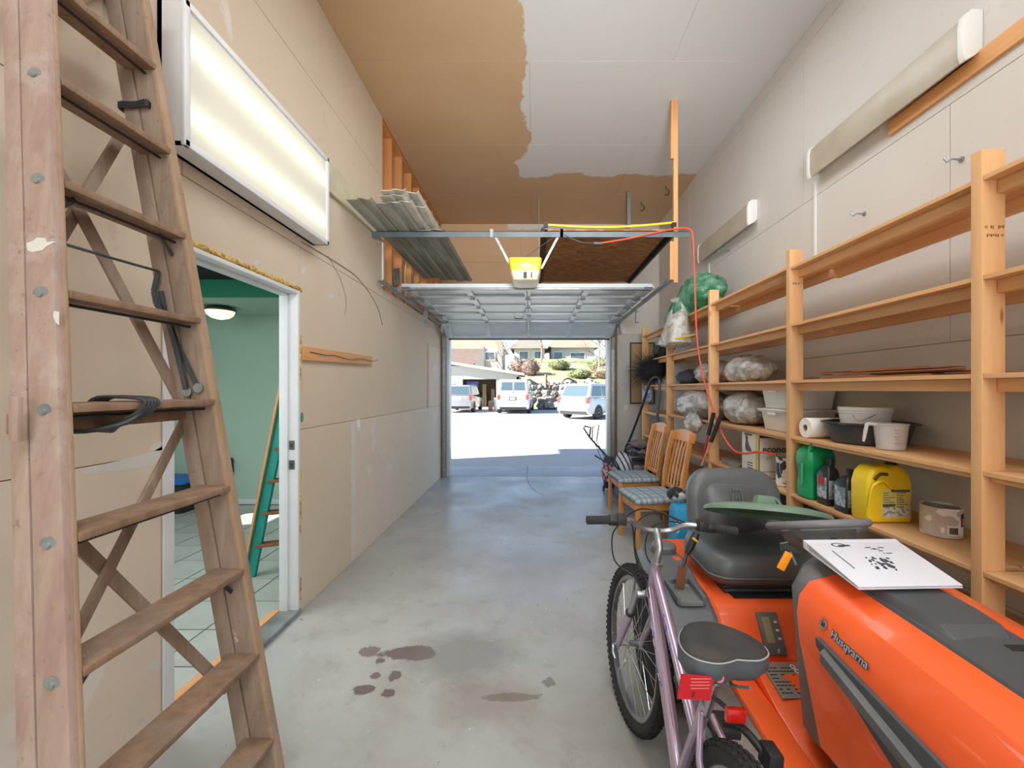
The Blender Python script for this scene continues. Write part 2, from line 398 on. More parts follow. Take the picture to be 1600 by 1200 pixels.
# left wall: solid core with doorway, recess with studs
core = MB()
core.box(XL-.105, XL-.013, YB, DY0-.04, 0, H)
core.box(XL-.105, XL-.013, DY0-.04, DY1+.02, DZ+.03, H)
core.box(XL-.105, XL-.013, DY1+.02, SY, 0, H)
core.box(XL-.105, XL-.013, SY, YF, 0, SZ-.04)
core.box(XL-.13, XL-.1, SY-.01, YF, SZ-.04, H)
wl = struct(core, 'wall_left', M['brown_board'])
def sheet_l(y0, y1, z0, z1, m='board_left'):
    build(MB().box(XL-.0127, XL, y0+.0018, y1-.0018, z0+.0018, z1-.0018), 'drywall_sheet', M[m], wl, bevel=.001, segs=1)
for y0, y1, z0, z1, m in [(YB,-1.28,0,1.22,0),(-1.28,1.16,0,1.22,0),(1.16,DY0-.04,0,1.22,1),(DY1+.02,3.6,0,1.22,0),(3.6,6.04,0,1.22,1),(6.04,YF,0,1.22,1),
    (YB,-.6,1.22,2.44,0),(-.6,DY0-.04,1.22,2.44,0),(DY0-.04,DY1+.02,DZ+.045,2.44,0),(DY1+.02,4.9,1.22,2.44,0),(4.9,6.14,1.22,2.44,0),(6.155,YF,1.22,2.17,1),(6.155,YF,2.17,2.44,0),
    (SY,YF,2.44,SZ,0),(YB,-.6,2.44,3.66,0),(-.6,1.85,2.44,3.66,0),(1.85,SY,2.44,3.66,0),(YB,.6,3.66,H,0),(.6,3.0,3.66,H,0),(3.0,SY,3.66,H,0)]:
    sheet_l(y0, y1, z0, z1, 'board_left2' if m else 'board_left')
# taped vertical joint and mud patches
tape = mk('joint_compound', '#d9d5cf', .8, var=.05)
struct(MB().box(XL, XL+.0015, 3.57, 3.65, 0.02, 1.2), 'trim_1', tape)
struct(MB().box(XL, XL+.012, 6.138, 6.155, 1.22, 2.17), 'trim_2', M['stud'])
# studs in the open bay
for k, y in enumerate([4.32, 4.62, 4.98, 5.36, 5.74, 6.12, 6.50, 6.88]):
    build(MB().box(XL-.10, XL-.012, y, y+.038, SZ-.04, H-.04), 'stud', M['stud'], wl)
build(MB().box(XL-.10, XL-.012, SY, YF, H-.04, H), 'top_plate', M['stud'], wl)
build(MB().box(XL-.10, XL-.012, SY, YF, SZ-.08, SZ-.04), 'blocking', M['stud'], wl)
build(MB().box(XL-.10, XL+.001, SY-.004, SY+.012, 3.08, H), 'corner_stud', M['orange_wood']['z'], wl)
build(MB().box(XL-.05, XL+.012, SY-.006, SY+.03, SZ+.02, 3.0), 'white_return', M['white_paint'], wl, label='white painted edge')
# doorway frame
jm = M['white_paint']
d2 = struct(MB().box(XL-.115, XL+.003, DY1, DY1+.022, .03, DZ+.022), 'door_2', jm, bevel=.002)
build(MB().box(XL-.115, XL+.003, DY0-.025, DY0, .03, DZ+.022), 'jamb', jm, d2, bevel=.002)
build(MB().box(XL+.003, XL+.012, DY0-.055, DY0-.004, .03, DZ+.04), 'casing_edge', jm, d2, bevel=.002)
build(MB().box(XL-.115, XL+.003, DY0, DY1, DZ, DZ+.022), 'head_jamb', jm, d2, bevel=.002)
build(MB().box(XL-.115, XL-.06, DY1-.013, DY1, .03, DZ), 'door_stop', jm, d2, bevel=.002)
build(MB().box(XL-.115, XL-.06, DY0, DY1, DZ-.013, DZ), 'door_stop', jm, d2, bevel=.002)
for z in (1.09, .96):
    s = build(MB().box(XL-.055, XL-.02, DY1-.004, DY1+.001, z, z+.06), 'strike_plate', M['steel_dark'], d2)
    build(MB().box(XL-.045, XL-.03, DY1-.005, DY1-.003, z+.015, z+.04), 'latch_hole', M['black'], s)
foam = mk('yellow_expanding_foam', '#dcbb6a', .8, h2='#a0743a', scale=30, bump=.8, bscale=50, lo=.45, hi=.62)
fm = MB()
for i in range(40):
    y = DY0-.03+i*.0262; fm.blob((XL-.004, y, DZ+.036+.008*noise.noise((i*.7,0,0))), .014, .022, .015, i, .3, 2, 8, 6)
build(fm, 'foam_seal', foam, d2)
fm = MB()
for z0, z1 in ((1.5, 1.85), (.55, .95), (.1, .25)):
    z = z0
    while z < z1: fm.blob((XL-.002, DY1+.028, z), .012, .008, .02, z*9, .3, 2, 8, 6); z += .03
build(fm, 'foam_seal', foam, d2)
build(MB().lathe([(.001,-.002),(.03,-.001),(.03,.002),(.001,.003)], (XL+.001, DY1+.05, 1.30), 12, frame((0,1,0),(0,0,1)), sx=.6, sy=1.1), 'green_paint_blot', mk('teal_paint', '#3f9479', .5), d2)
struct(MB().box(XL-.135, XL+.01, DY0-.05, DY1+.03, .0, .03), 'trim_3', mk('scuffed_metal_sill', '#a3a8aa', .4, .5, var=.25), bevel=.003)
struct(MB().box(XL-.16, XL-.115, DY0-.02, DY1, .0, .034), 'trim_4', M['orange_wood']['y'])
# right wall
wr = struct(MB().box(XR, XR+.15, YB, YF, 0, H), 'wall_right', M['brown_board'])
rows = [0, .51, 1.73, 2.95, 4.17, H]; cols = [[YB,-.3,2.14,4.58,YF],[YB,-.9,.9,3.3,5.7,YF]]
for r in range(5):
    cc = cols[r % 2]
    for a, b in zip(cc[:-1], cc[1:]):
        build(MB().box(XR-.0127, XR+.001, a+.0016, b-.0016, rows[r]+.0016, rows[r+1]-.0016), 'drywall_sheet', M['board_right'], wr, bevel=.001, segs=1)
XR -= .0127
# far wall around the garage door opening
OX0, OX1, OZ = -1.41, 1.25, 2.42
wf = struct(MB().box(XL-.2, OX0-.03, YF, YF+.15, 0, H).box(OX1+.03, XR+.2, YF, YF+.15, 0, H).box(OX0-.03, OX1+.03, YF, YF+.15, OZ, H), 'wall_far', M['brown_board'])
for x0, x1, z0, z1, m in [(XL, .8, OZ+.0, 3.64, 'far'), (.8, XR, OZ+.0, 3.64, 'far'), (XL, -.2, 3.64, H, 'far'), (-.2, XR, 3.64, H, 'far'), (OX1+.17, XR, 0, 1.22, 'board_grey'), (OX1+.17, XR, 1.22, OZ, 'board_grey')]:
    build(MB().box(x0+.0015, x1-.0015, YF-.0127, YF, z0+.0015, z1-.0015), 'drywall_sheet', M[m], wf, bevel=.001, segs=1)
# near wall behind the photographer
struct(MB().box(XL-.2, XR+.2, YB-.15, YB, 0, H), 'wall_near', M['board_right'])
# ceiling boards
ce = struct(MB().box(XL-.3, XR+.3, YB-.2, YF+.15, H, H+.2), 'ceiling', M['brown_board'])
ys = [YB, -1.32, -.1, 1.12, 2.34, 3.56, 4.78, 6.0, YF]
for k in range(8):
    xs = [XL, -.03, XR] if k % 2 else [XL, 1.19, XR]
    for a, b in zip(xs[:-1], xs[1:]):
        build(MB().box(a+.001, b-.001, ys[k]+.001, ys[k+1]-.001, H-.012, H+.001), 'drywall_sheet', M['ceil'], ce, bevel=.0012, segs=1)
H -= .012
# side room
mint = mk('mint_green_wall', '#b0c6b8', .75, var=.04, scale=1); dgreen = mk('dark_green_beam', '#1f7a5c', .7, var=.08)
XI, YS = XL-.105, 5.40
struct(MB().box(-4.95, XI, YS, YS+.15, 0, 2.7), 'wall_side_room_far', mint)
struct(MB().box(-4.95, -4.8, -.35, 3.98, 0, 2.7).box(-4.95, -4.8, 4.52, YS, 0, 2.7).box(-4.95, -4.8, 3.98, 4.52, 0, .9).box(-4.95, -4.8, 3.98, 4.52, 1.32, 2.7), 'wall_side_room_left', mint)
struct(MB().box(-4.95, XI, -.35, -.2, 0, 2.7), 'wall_side_room_near', mint)
struct(MB().box(XI-.008, XI, -.2, DY0-.04, 0, 2.62).box(XI-.008, XI, DY1+.03, YS, 0, 2.62).box(XI-.008, XI, DY0-.04, DY1+.03, DZ+.03, 2.62), 'wall_side_room_right', mint)
struct(MB().box(-4.95, XI, 4.33, YS, 2.44, 2.62), 'ceiling_side_room_soffit', mint)
struct(MB().box(-4.8, XI-.01, 4.30, 4.33, 2.44, 2.62), 'trim_5', dgreen)
struct(MB().box(-4.95, XI, -.35, YS+.15, 2.62, 2.8), 'ceiling_side_room', mk('black_ceiling', '#1b1c1c', .9))
struct(MB().box(-4.8, XI-.01, YS-.012, YS, 0, .07), 'baseboard_side_room', M['white_paint'], bevel=.003)
wfm = struct(MB().box(-4.83, -4.79, 3.96, 3.99, .88, 1.34).box(-4.83, -4.79, 4.51, 4.54, .88, 1.34).box(-4.83,-4.79,3.96,4.54,.88,.91).box(-4.83,-4.79,3.96,4.54,1.31,1.34), 'window_1', M['white_paint'])
# exterior shell; the unseen wing and eave are shaped to shade the drive
ext = mk('pale_stucco', '#c9c3b8', .85)
struct(MB().box(-10.2, XL-.2, 5.6, 6.5, 0, 4.5), 'wall_house_front_wing', ext)
struct(MB().hexa([(-12,5.6,4.5),(-6.25,5.6,4.5),(-6.25,7.45,4.5),(-12,5.7,4.5),(-12,5.6,4.62),(-6.25,5.6,4.62),(-6.25,7.45,4.62),(-12,5.7,4.62)]).box(-6.25,XR+.5,5.6,8.2,4.5,4.62), 'ceiling_shadow_eave', ext)  # added eave, its front edge slanted and stepped to shape the drive's shadow
struct(MB().box(XL-.5, XR+.5, YB-.3, YF+.45, 4.5, 4.8), 'ceiling_garage_roof', ext)
# baseboard-less wall foot, metal track at wall foot
# outdoor ground
def asphalt():
    t = NT('dusty_asphalt'); v = t.mapping((1,1,1))
    c = t.mix(t.ramp(t.noise(v, .5, 6), [(.3,0),(.7,1)]), lin('#bab6b2'), lin('#adaaa7'))
    c = t.mix(t.ramp(t.noise(t.mapping((.25,1.2,1)), 1.2, 5, .6), [(.6,0),(.68,.35)]), c, lin('#7c7a78')); t.col(c); t.set(Roughness=.9)
    t.bump(t.noise(v, 60, 3), .3, .01); return t.m
struct(MB().box(-60, 70, 8.1, 75, -.3, -.012), 'floor_parking_lot', asphalt())
ap = struct(MB().box(-8, 8, YF, 8.098, -.3, -.03), 'floor_apron', M['concrete'])
for x0, x1 in ((-3.2, -.112), (-.1, 3.4)):
    build(MB().box(x0, x1, YF+.004, 8.09, -.03, -.004), 'concrete_slab', mk('apron_concrete', '#bcbfc1', .8, var=.12, scale=2), ap, bevel=.003)
# garage door: five raised sections, tracks, jambs
gw = mk('grey_blue_painted_steel', '#d0dadd', .38, .15, var=.04)
gd = struct(MB().box(OX0-.06, OX0, YF-.02, YF+.12, 0, OZ).box(OX1, OX1+.06, YF-.02, YF+.12, 0, OZ).box(OX0-.06, OX1+.06, YF+.0, YF+.12, OZ-.06, OZ), 'door_1', gw, bevel=.003)
build(MB().box(OX1+.10, OX1+.17, YF-.05, YF, 0, 2.5), 'timber_jamb', mk('weathered_timber', '#8a7460', .8, var=.3, stretch=(8,8,1)), gd)
build(MB().box(OX0-.145, OX0-.10, YF-.05, YF, 0, 2.5), 'timber_jamb', bpy.data.materials['weathered_timber'], gd)
DX0, DX1 = -1.42, 1.29
path = [(4.50, 2.615), (5.03, 2.612), (5.56, 2.608), (6.09, 2.60), (6.60, 2.575)]
end = (7.03, 2.36)
secs = list(zip(path[:-1], path[1:]))+[(path[-1], end)]
for k, ((y0, z0), (y1, z1)) in enumerate(secs):
    d = Vector((0, y1-y0, z1-z0)); L = d.length; d.normalize(); n = Vector((0, -d.z, d.y))   # outward (upward)
    def Q(x, a, h): return Vector((x, y0, z0))+d*a+n*h
    s = MB(); g = .003
    s.hexa([Q(DX0,g,0), Q(DX1,g,0), Q(DX1,L-g,0), Q(DX0,L-g,0), Q(DX0,g,.012), Q(DX1,g,.012), Q(DX1,L-g,.012), Q(DX0,L-g,.012)])
    sec = build(s, 'door_section', gw, gd)
    fr = MB()
    for a0, a1 in ((g, .05), (L-.05, L-g)):
        fr.hexa([Q(DX0,a0,-.028), Q(DX1,a0,-.028), Q(DX1,a1,-.028), Q(DX0,a1,-.028), Q(DX0,a0,0), Q(DX1,a0,0), Q(DX1,a1,0), Q(DX0,a1,0)])
    build(fr, 'edge_rail', gw, sec, bevel=.003)
    for x in (DX0+.03, -.73, -.065, .60, DX1-.03):
        wd = .035 if abs(x) < 1.2 else .06
        st = MB().hexa([Q(x-wd,.05,-.026), Q(x+wd,.05,-.026), Q(x+wd,L-.05,-.026), Q(x-wd,L-.05,-.026), Q(x-wd,.05,0), Q(x+wd,.05,0), Q(x+wd,L-.05,0), Q(x-wd,L-.05,0)])
        build(st, 'stile', gw, sec, bevel=.003)
    for x in (-.73, -.065, .60) if k else ():
        hg = MB().obox(Q(x, 0, -.034), (.05, .11, .006)).cyl(Q(x-.03, 0, -.042), Q(x+.03, 0, -.042), .006, 6)
        build(hg, 'hinge', M['steel'], sec)
    for sx in (-1, 1):
        x = DX0+.05 if sx < 0 else DX1-.05
        b = MB().obox(Q(x, .01, -.035), (.09, .12, .006)).cyl(Q(x, .01, -.045), Q(x+sx*.13, .01, -.045), .006, 6).cyl(Q(x+sx*.10, .01, -.045), Q(x+sx*.13, .01, -.045), .022, 10)
        b.obox(Q(x, .12, -.04), (.05, .03, .03)); build(b, 'roller', M['steel'], sec)
    if k == 0: build(MB().hexa([Q(DX0,.0,-.05), Q(DX1,.0,-.05), Q(DX1,.06,-.05), Q(DX0,.06,-.05), Q(DX0,.0,-.028), Q(DX1,.0,-.028), Q(DX1,.06,-.028), Q(DX0,.06,-.028)]), 'strut', M['steel'], sec, bevel=.004)
    if k == 4: build(MB().hexa([Q(DX0,L-.01,-.03), Q(DX1,L-.01,-.03), Q(DX1,L+.03,-.03), Q(DX0,L+.03,-.03), Q(DX0,L-.01,.01), Q(DX1,L-.01,.01), Q(DX1,L+.03,.01), Q(DX0,L+.03,.01)]), 'bottom_seal', M['blacksteel'], sec)
for x, nm in ((-1.50, 'l'), (1.345, 'r')):
    t = MB(); pts = [(x, YF-.05, 0), (x, YF-.05, 2.15), (x, YF-.10, 2.36), (x, YF-.28, 2.50), (x, 6.5, 2.54), (x, 4.10, 2.56)]
    for a, b in zip(pts[:-1], pts[1:]):
        sgn = -1 if x < 0 else 1
        t.beam(a, b, .05, .004, (0,-1,.001) if abs(Vector(b).y-Vector(a).y) < .03 else (0,0,1))
        for e in (-.023, .023): t.beam((a[0]+e, a[1], a[2]), (b[0]+e, b[1], b[2]), .004, .022, (0,-1,.001) if abs(b[1]-a[1]) < .03 else (0,0,1))
    build(t, 'track', M['steel'], gd)
for x, s in ((-1.47, -1), (1.42, 1)):
    for y in (6.75, 5.7):
        build(MB().box(x-.02, x+.02, y-.03, y+.03, 2.40, 2.56), 'track_bracket', M['steel'], gd)
# torsion tube, springs hang behind the header
t = MB().cyl((-1.45, 6.95, 2.75), (1.35, 6.95, 2.75), .013, 8)
for k in range(36): t.lathe([(.026,-.006),(.034,0),(.026,.006)], (-.6+k*.018, 6.95, 2.75), 10, frame((0,1,0),(0,0,1)))
build(t, 'torsion_spring', M['steel_dark'], gd)
# lift handle, cords on the raised door
build(MB().tube([(-.28, 6.2, 2.575),(-.27,6.2,2.54),(-.16,6.2,2.54),(-.15,6.2,2.575)], .006, 6), 'lift_handle', M['black'], gd)
# ============================================================ THINGS ON WALLS AND CEILING
# big two-tube fixture standing off the left wall
fx = thing('light_fixture', 'large lit white-framed panel light with frosted diffuser high on the left wall above the doorway', 'light', (XL, 2.33, 2.5))
y0, y1, z0, z1, fxx = 1.725, 2.945, 2.505, 3.11, XL+.105
build(MB().box(XL+.001, XL+.02, y0, y1, z0, z1).box(XL+.001, fxx, y0, y0+.012, z0, z1).box(XL+.001, fxx, y1-.012, y1, z0, z1).box(XL+.001, fxx, y0, y1, z0, z0+.012).box(XL+.001, fxx, y0, y1, z1-.012, z1), 'housing', M['white_paint'], fx)
fr = MB()
for a in ((fxx-.004, fxx+.012, y0-.004, y0+.028, z0-.004, z1+.004), (fxx-.004, fxx+.012, y1-.028, y1+.004, z0-.004, z1+.004), (fxx-.004, fxx+.012, y0, y1, z0-.004, z0+.026), (fxx-.004, fxx+.012, y0, y1, z1-.026, z1+.004)): fr.box(*a)
build(fr, 'frame', M['white_paint'], fx, bevel=.004)
dm = NT('frosted_prismatic_diffuser'); dm.set(Roughness=.5); dm.col(lin('#c9c6ba')); dm.b.inputs['Transmission Weight'].default_value = .0
tr = dm.n('ShaderNodeBsdfTranslucent'); tr.inputs[0].default_value = (1,1,.97,1); ms = dm.n('ShaderNodeMixShader'); ms.inputs[0].default_value = .72
out = [q for q in dm.t.nodes if q.type == 'OUTPUT_MATERIAL'][0]
dm.l(dm.b.outputs[0], ms.inputs[1]); dm.l(tr.outputs[0], ms.inputs[2]); dm.l(ms.outputs[0], out.inputs[0])
build(MB().box(fxx-.003, fxx, y0+.014, y1-.014, z0+.014, z1-.014), 'diffuser', dm.m, fx, smooth=0)
tb = mk('glowing_tube', '#fff8ea', .5, var=0, emit=3.4)
for z in (2.655, 2.955):
    build(MB().cyl((XL+.068, y0+.03, z), (XL+.068, y1-.03, z), .014, 12), 'tube', tb, fx)
# wrap fixtures on the right wall
acr = mk('yellowed_acrylic', '#bdb6a8', .3, var=.12, scale=3, h2='#aca18c')
def wrap(ya, yb, label, near_cap):
    f = thing('light_fixture', label, 'light', (XR, (ya+yb)/2, 3.04), 'unlit strip lights on the right wall')
    pr = [(XR-.001, 3.29), (XR-.05, 3.29), (XR-.082, 3.265), (XR-.09, 3.22), (XR-.09, 3.09), (XR-.08, 3.058), (XR-.04, 3.078), (XR-.001, 3.11)]
    b = MB().prism([(x, z) for x, z in pr], 'y', ya+.02, yb-.02); build(b, 'wrap_diffuser', acr, f)
    for a, c in ((ya, ya+.03), (yb-.03, yb)):
        build(MB().prism([(XR-.001+(x-XR)*1.06, 3.175+(z-3.175)*1.05) for x, z in pr], 'y', a, c), 'end_cap', M['white_plastic'], f, bevel=.003)
    build(MB().box(XR-.02, XR, ya+.03, yb-.03, 3.085, 3.12), 'base_plate', mk('fixture_metal', '#c8c4bb', .5), f)
    return f
wrap(1.98, 3.12, 'long unlit wrap-around strip light on the right wall, the nearer and higher in view', True)
wrap(3.97, 5.20, 'shorter looking unlit strip light on the right wall, the farther one by the hanging post', True)
c = MB(); c.box(XR-.012, XR, 3.145, 3.165, 2.40, 3.05); tag(build(c, 'wire_conduit', M['white_plastic']), 'thin white surface conduit dropping from the nearer strip light to the shelves', 'conduit')
c = MB().tube([(XR, 4.55, 3.0), (XR-.02, 4.52, 2.99), (XR-.16, 4.45, 2.97), (XR-.17, 4.44, 2.94)], .006, 6); tag(build(c, 'wall_hook', M['steel']), 'thin bent metal hook under the farther strip light', 'hook')
c = MB().box(XR-.01, XR, 5.05, 5.066, 2.45, 3.02); tag(build(c, 'wire_conduit', M['white_plastic']), 'thin conduit under the far end of the farther strip light', 'conduit')
for (y, z, lb) in ((2.08, 2.635, 'metal screw hook in the right wall above the tallest near shelf post'), (2.69, 2.62, 'metal screw hook in the right wall left of the conduit line, above the second bay')):
    c = MB().cyl((XR, y, z), (XR-.006, y, z), .014, 8).tube([(XR, y, z), (XR-.05, y-.0, z+.002), (XR-.075, y, z-.014), (XR-.09, y, z+.004), (XR-.085, y, z+.016)], .005, 6)
    tag(build(c, 'screw_hook', M['steel']), lb, 'hook', 'screw hooks on the right wall')
b = MB().hexa([(XR-.02, 1.1, 3.02), (XR, 1.1, 3.02), (XR, 2.49, 3.0), (XR-.02, 2.49, 3.0), (XR-.02, 1.1, 3.11), (XR, 1.1, 3.11), (XR, 2.49, 3.09), (XR-.02, 2.49, 3.09)])
tag(build(b, 'wooden_batten', M['orange_wood']['y'], bevel=.002), 'orange pine batten screwed to the right wall below the long strip light', 'board')
# hanging post and its bar
p = thing('hanging_post', 'pine post hanging from the ceiling at the right, its foot above the bagged plants', 'post', (1.39, 4.06, 2.52))
build(MB().box(1.36, 1.40, 4.03, 4.068, 2.52, H), 'upright', M['orange_wood']['z'], p, bevel=.002)
build(MB().box(1.335, 1.36, 4.03, 4.068, 3.72, H-.0), 'cleat', M['stud'], p, bevel=.002)
build(MB().box(1.325, 1.36, 4.035, 4.065, 2.55, 2.92), 'cleat', M['orange_wood']['z'], p, bevel=.002)
b = MB().box(XL+.0, 1.50, 4.02, 4.024, 2.955, 3.01).box(XL+.0, 1.50, 4.02, 4.06, 3.006, 3.01)
for i in range(40): pass
tag(build(b, 'angle_iron', M['bar']), 'long grey slotted angle iron spanning the garage from left wall to hanging post', 'bar')
# opener
op = thing('garage_door_opener', 'yellow topped motor unit of the door opener hanging under the angle iron', 'opener', (-.07, 4.1, 2.5))
yel = mk('yellow_plastic', '#f0cf2c', .35, var=.05); crm = mk('cream_lens_plastic', '#e6dfc4', .35, var=.05)
rs = []
def rr(xc, yc, hx, hy, z, r=.03, n=4):
    o = []
    for cx, cy, a0 in ((hx-r, hy-r, 0), (-hx+r, hy-r, 90), (-hx+r, -hy+r, 180), (hx-r, -hy+r, 270)):
        for k in range(n+1):
            a = R(a0+90*k/n); o.append(Vector((xc+cx+r*math.cos(a), yc+cy+r*math.sin(a), z)))
    return o
for z, hx, hy in ((2.735, .155, .19), (2.73, .158, .192), (2.64, .148, .185), (2.618, .142, .18)): rs.append(rr(-.075, 4.13, hx, hy, z))
build(MB().rings(rs), 'motor_cover', yel, op)
rs = [rr(-.075, 4.13, hx, hy, z) for z, hx, hy in ((2.618, .140, .178), (2.57, .13, .17), (2.535, .118, .155), (2.522, .09, .13))]
build(MB().rings(rs), 'lamp_lens', crm, op)
build(MB().box(-.09, -.06, 3.945, 3.96, 2.545, 2.60).box(-.02, -.01, 3.947, 3.96, 2.55, 2.60), 'push_button', M['black'], op)
build(MB().box(-.11, -.03, 3.936, 3.946, 2.645, 2.675), 'label_plate', M['white_plastic'], op)
tx = text('A', .05, M['steel'], op, (-.15, 3.94, 2.69), FACE_C, name='triangle_mark') if 0 else None
rl = MB().beam((-.07, 4.3, 2.62), (-.075, 6.98, 2.60), .035, .028); 
build(rl, 'rail', M['steel_dark'], op)
build(MB().tube([(-.07, 4.33, 2.59), (-.07, 6.9, 2.57)], .006, 6), 'chain', M['blacksteel'], op)
build(MB().box(-.12, -.02, 5.9, 6.0, 2.56, 2.60).tube([(-.07, 5.95, 2.57), (-.07, 6.6, 2.42), (-.07, 6.85, 2.42)], .012, 6), 'door_arm', M['steel'], op)
for a, bq in (((-.40, 4.03, 3.03), (-.225, 4.05, 2.70)), ((.275, 4.03, 3.03), (.08, 4.05, 2.66)), ((.275, 4.03, 3.01), (-.10, 4.0, 2.735))):
    wd = .022 if a[0] < 0 or bq[0] > 0 else .006
    build(MB().beam(a, bq, wd, .003, (0,1,0)).beam((a[0], 4.012, 2.95), (a[0], 4.012, 3.03), .028, .006, (0,1,0)), 'hanger_strap', M['steel'] if wd > .01 else M['blacksteel'], op)
# platform of strand board under the ceiling
rk = thing('overhead_platform', 'strand board platform edged in black angle iron hanging under the ceiling right of the opener', 'platform', (.7, 5, 3.02))
build(MB().box(.11, 1.36, 4.07, 6.02, 3.035, 3.05), 'board', M['osb'], rk)
build(MB().box(.08, .11, 4.03, 6.02, 2.99, 3.055).box(.075, .14, 4.03, 6.02, 3.028, 3.034), 'side_rail', M['blacksteel'], rk)
build(MB().box(1.36, 1.385, 4.07, 6.02, 2.99, 3.055).box(1.33, 1.385, 4.07, 6.02, 3.028, 3.034), 'side_rail', M['blacksteel'], rk)
st = MB(); n = 16
for k in range(n):
    x0 = .10+1.27*k/n; x1 = .10+1.27*(k+1)/n; s0 = .035*math.sin(math.pi*k/n); s1 = .035*math.sin(math.pi*(k+1)/n)
    st.beam((x0, 4.045, 3.085-s0+.02*k/n), (x1, 4.045, 3.085-s1+.02*(k+1)/n), .012, .018)
build(st, 'edge_strip', yel, rk, label='yellow strap along the near edge')
for x in (.12, 1.36): build(MB().box(x-.02, x+.025, 4.028, 4.05, 3.055, 3.10), 'bracket', M['black'], rk)
build(MB().box(1.33, 1.385, 5.93, 5.95, 3.03, H).box(1.33, 1.336, 5.90, 5.95, 3.03, H), 'hanger_angle', M['steel'], rk)
build(MB().box(.08, .086, 5.95, 5.99, 3.03, H), 'hanger_angle', M['steel'], rk)
# ceiling hooks
for x, y, lb in ((1.83, 5.75, 'dark screw-in hook in the bare ceiling patch right of the post, the nearer of two'), (1.62, 6.25, 'dark screw-in hook in the bare ceiling patch, farther of two by the hanging angle')):
    c = MB().tube([(x, y, H), (x, y, H-.03), (x+.035, y, H-.05), (x+.045, y, H-.09), (x+.02, y, H-.125), (x-.02, y, H-.12)], .006, 6, sub=4)
    tag(build(c, 'ceiling_hook', M['blacksteel']), lb, 'hook', 'ceiling hooks')
# red hose
red = mk('orange_red_hose', '#e0563c', .5, var=.05)
pts = [(.30, 4.0, 2.97), (.45, 4.0, 2.90), (.62, 4.0, 2.885), (.9, 4.0, 2.93), (1.15, 4.0, 2.985), (1.35, 4.0, 3.025), (1.50, 4.0, 3.022), (1.535, 4.0, 2.9), (1.55, 4.0, 2.5), (1.57, 4.0, 2.0), (1.60, 3.95, 1.65), (1.63, 3.78, 1.30), (1.645, 3.6, 1.08), (1.66, 3.45, .985), (1.66, 3.28, .985), (1.68, 3.12, 1.02), (1.75, 3.0, 1.02)]
hs = thing('air_hose', 'thin orange-red hose draped over the angle iron and down past the shelf bags', 'hose', (1.5, 4, 1))
build(MB().tube(pts[2:], .0085, 8, sub=5), 'hose_line', red, hs)
build(MB().tube(pts[:3], .004, 6, sub=4).cyl((.58, 4, 2.887), (.66, 4, 2.885), .013, 8), 'coupling', M['steel_dark'], hs)
# siding panels stored on the bar
sid = mk('weathered_vinyl_siding', '#aeb0a4', .6, h2='#7e8274', scale=2.5, stretch=(4,.6,4)); sidw = mk('white_siding_face', '#d9d6ca', .6, var=.15)
pn = [( -1.505, -1.30, 3.35, 5.75, 3.012, 0), (-1.29, -1.09, 3.42, 5.85, 3.012, 0), (-1.08, -.86, 4.0, 5.9, 3.012, 0), (-1.42, -1.22, 3.5, 5.7, 3.032, .01), (-1.2, -1.0, 3.45, 5.8, 3.034, -.01),
      (-1.25, -1.05, 3.38, 5.6, 3.054, .02), (-1.12, -.92, 3.6, 5.9, 3.056, -.015), (-1.22, -1.02, 3.33, 5.7, 3.074, -.02), (-1.14, -.94, 3.42, 5.8, 3.094, .0)]
for i, (x0, x1, ya, yb, z, tw) in enumerate(pn):
    prf = [(0, 0), (.42, .0), (.5, .012), (.92, .0), (1, .018)]
    s = MB(); top = []; 
    poly = [(x0+(x1-x0)*u, z+h) for u, h in prf]+[(x0+(x1-x0)*u, z+h+.004) for u, h in reversed(prf)]
    A = [Vector((x, ya, zz)) for x, zz in poly]; B = [Vector((x+tw*8, yb, zz)) for x, zz in poly]
    s.rings([A, B])
    o = build(s, 'siding_panel', sid if i < 3 else sidw)
    lab = ['weathered siding panel lowest by the left wall, its grey underside showing', 'weathered siding panel in the middle of the bottom layer over the angle iron', 'weathered siding panel at the outer right of the bottom layer', 'white siding panel second in height, at the wall side of the stored stack', 'white siding panel second in height, in the middle of the stored stack', 'white siding panel third in height, middle of the stored stack', 'white siding panel third in height, at the outer right of the stored stack', 'white siding panel second from the top of the stored stack', 'topmost white siding panel of the stack on the angle iron'][i]
    tag(o, lab, 'siding', 'siding panels stored on the angle iron' if i < 3 else 'upper siding panels of the stored stack')
s = MB().hexa([(XL+.004, 2.97, 2.97), (XL+.03, 2.97, 2.97), (XL+.03, 4.27, 3.01), (XL+.004, 4.27, 3.01), (XL+.001, 2.97, 3.22), (XL+.012, 2.97, 3.22), (XL+.012, 4.27, 3.24), (XL+.001, 4.27, 3.24)])
tag(build(s, 'siding_panel', mk('cream_siding', '#cfc9ad', .6), bevel=.002), 'cream siding panel leaning flat on the left wall right of the lit panel light', 'siding')
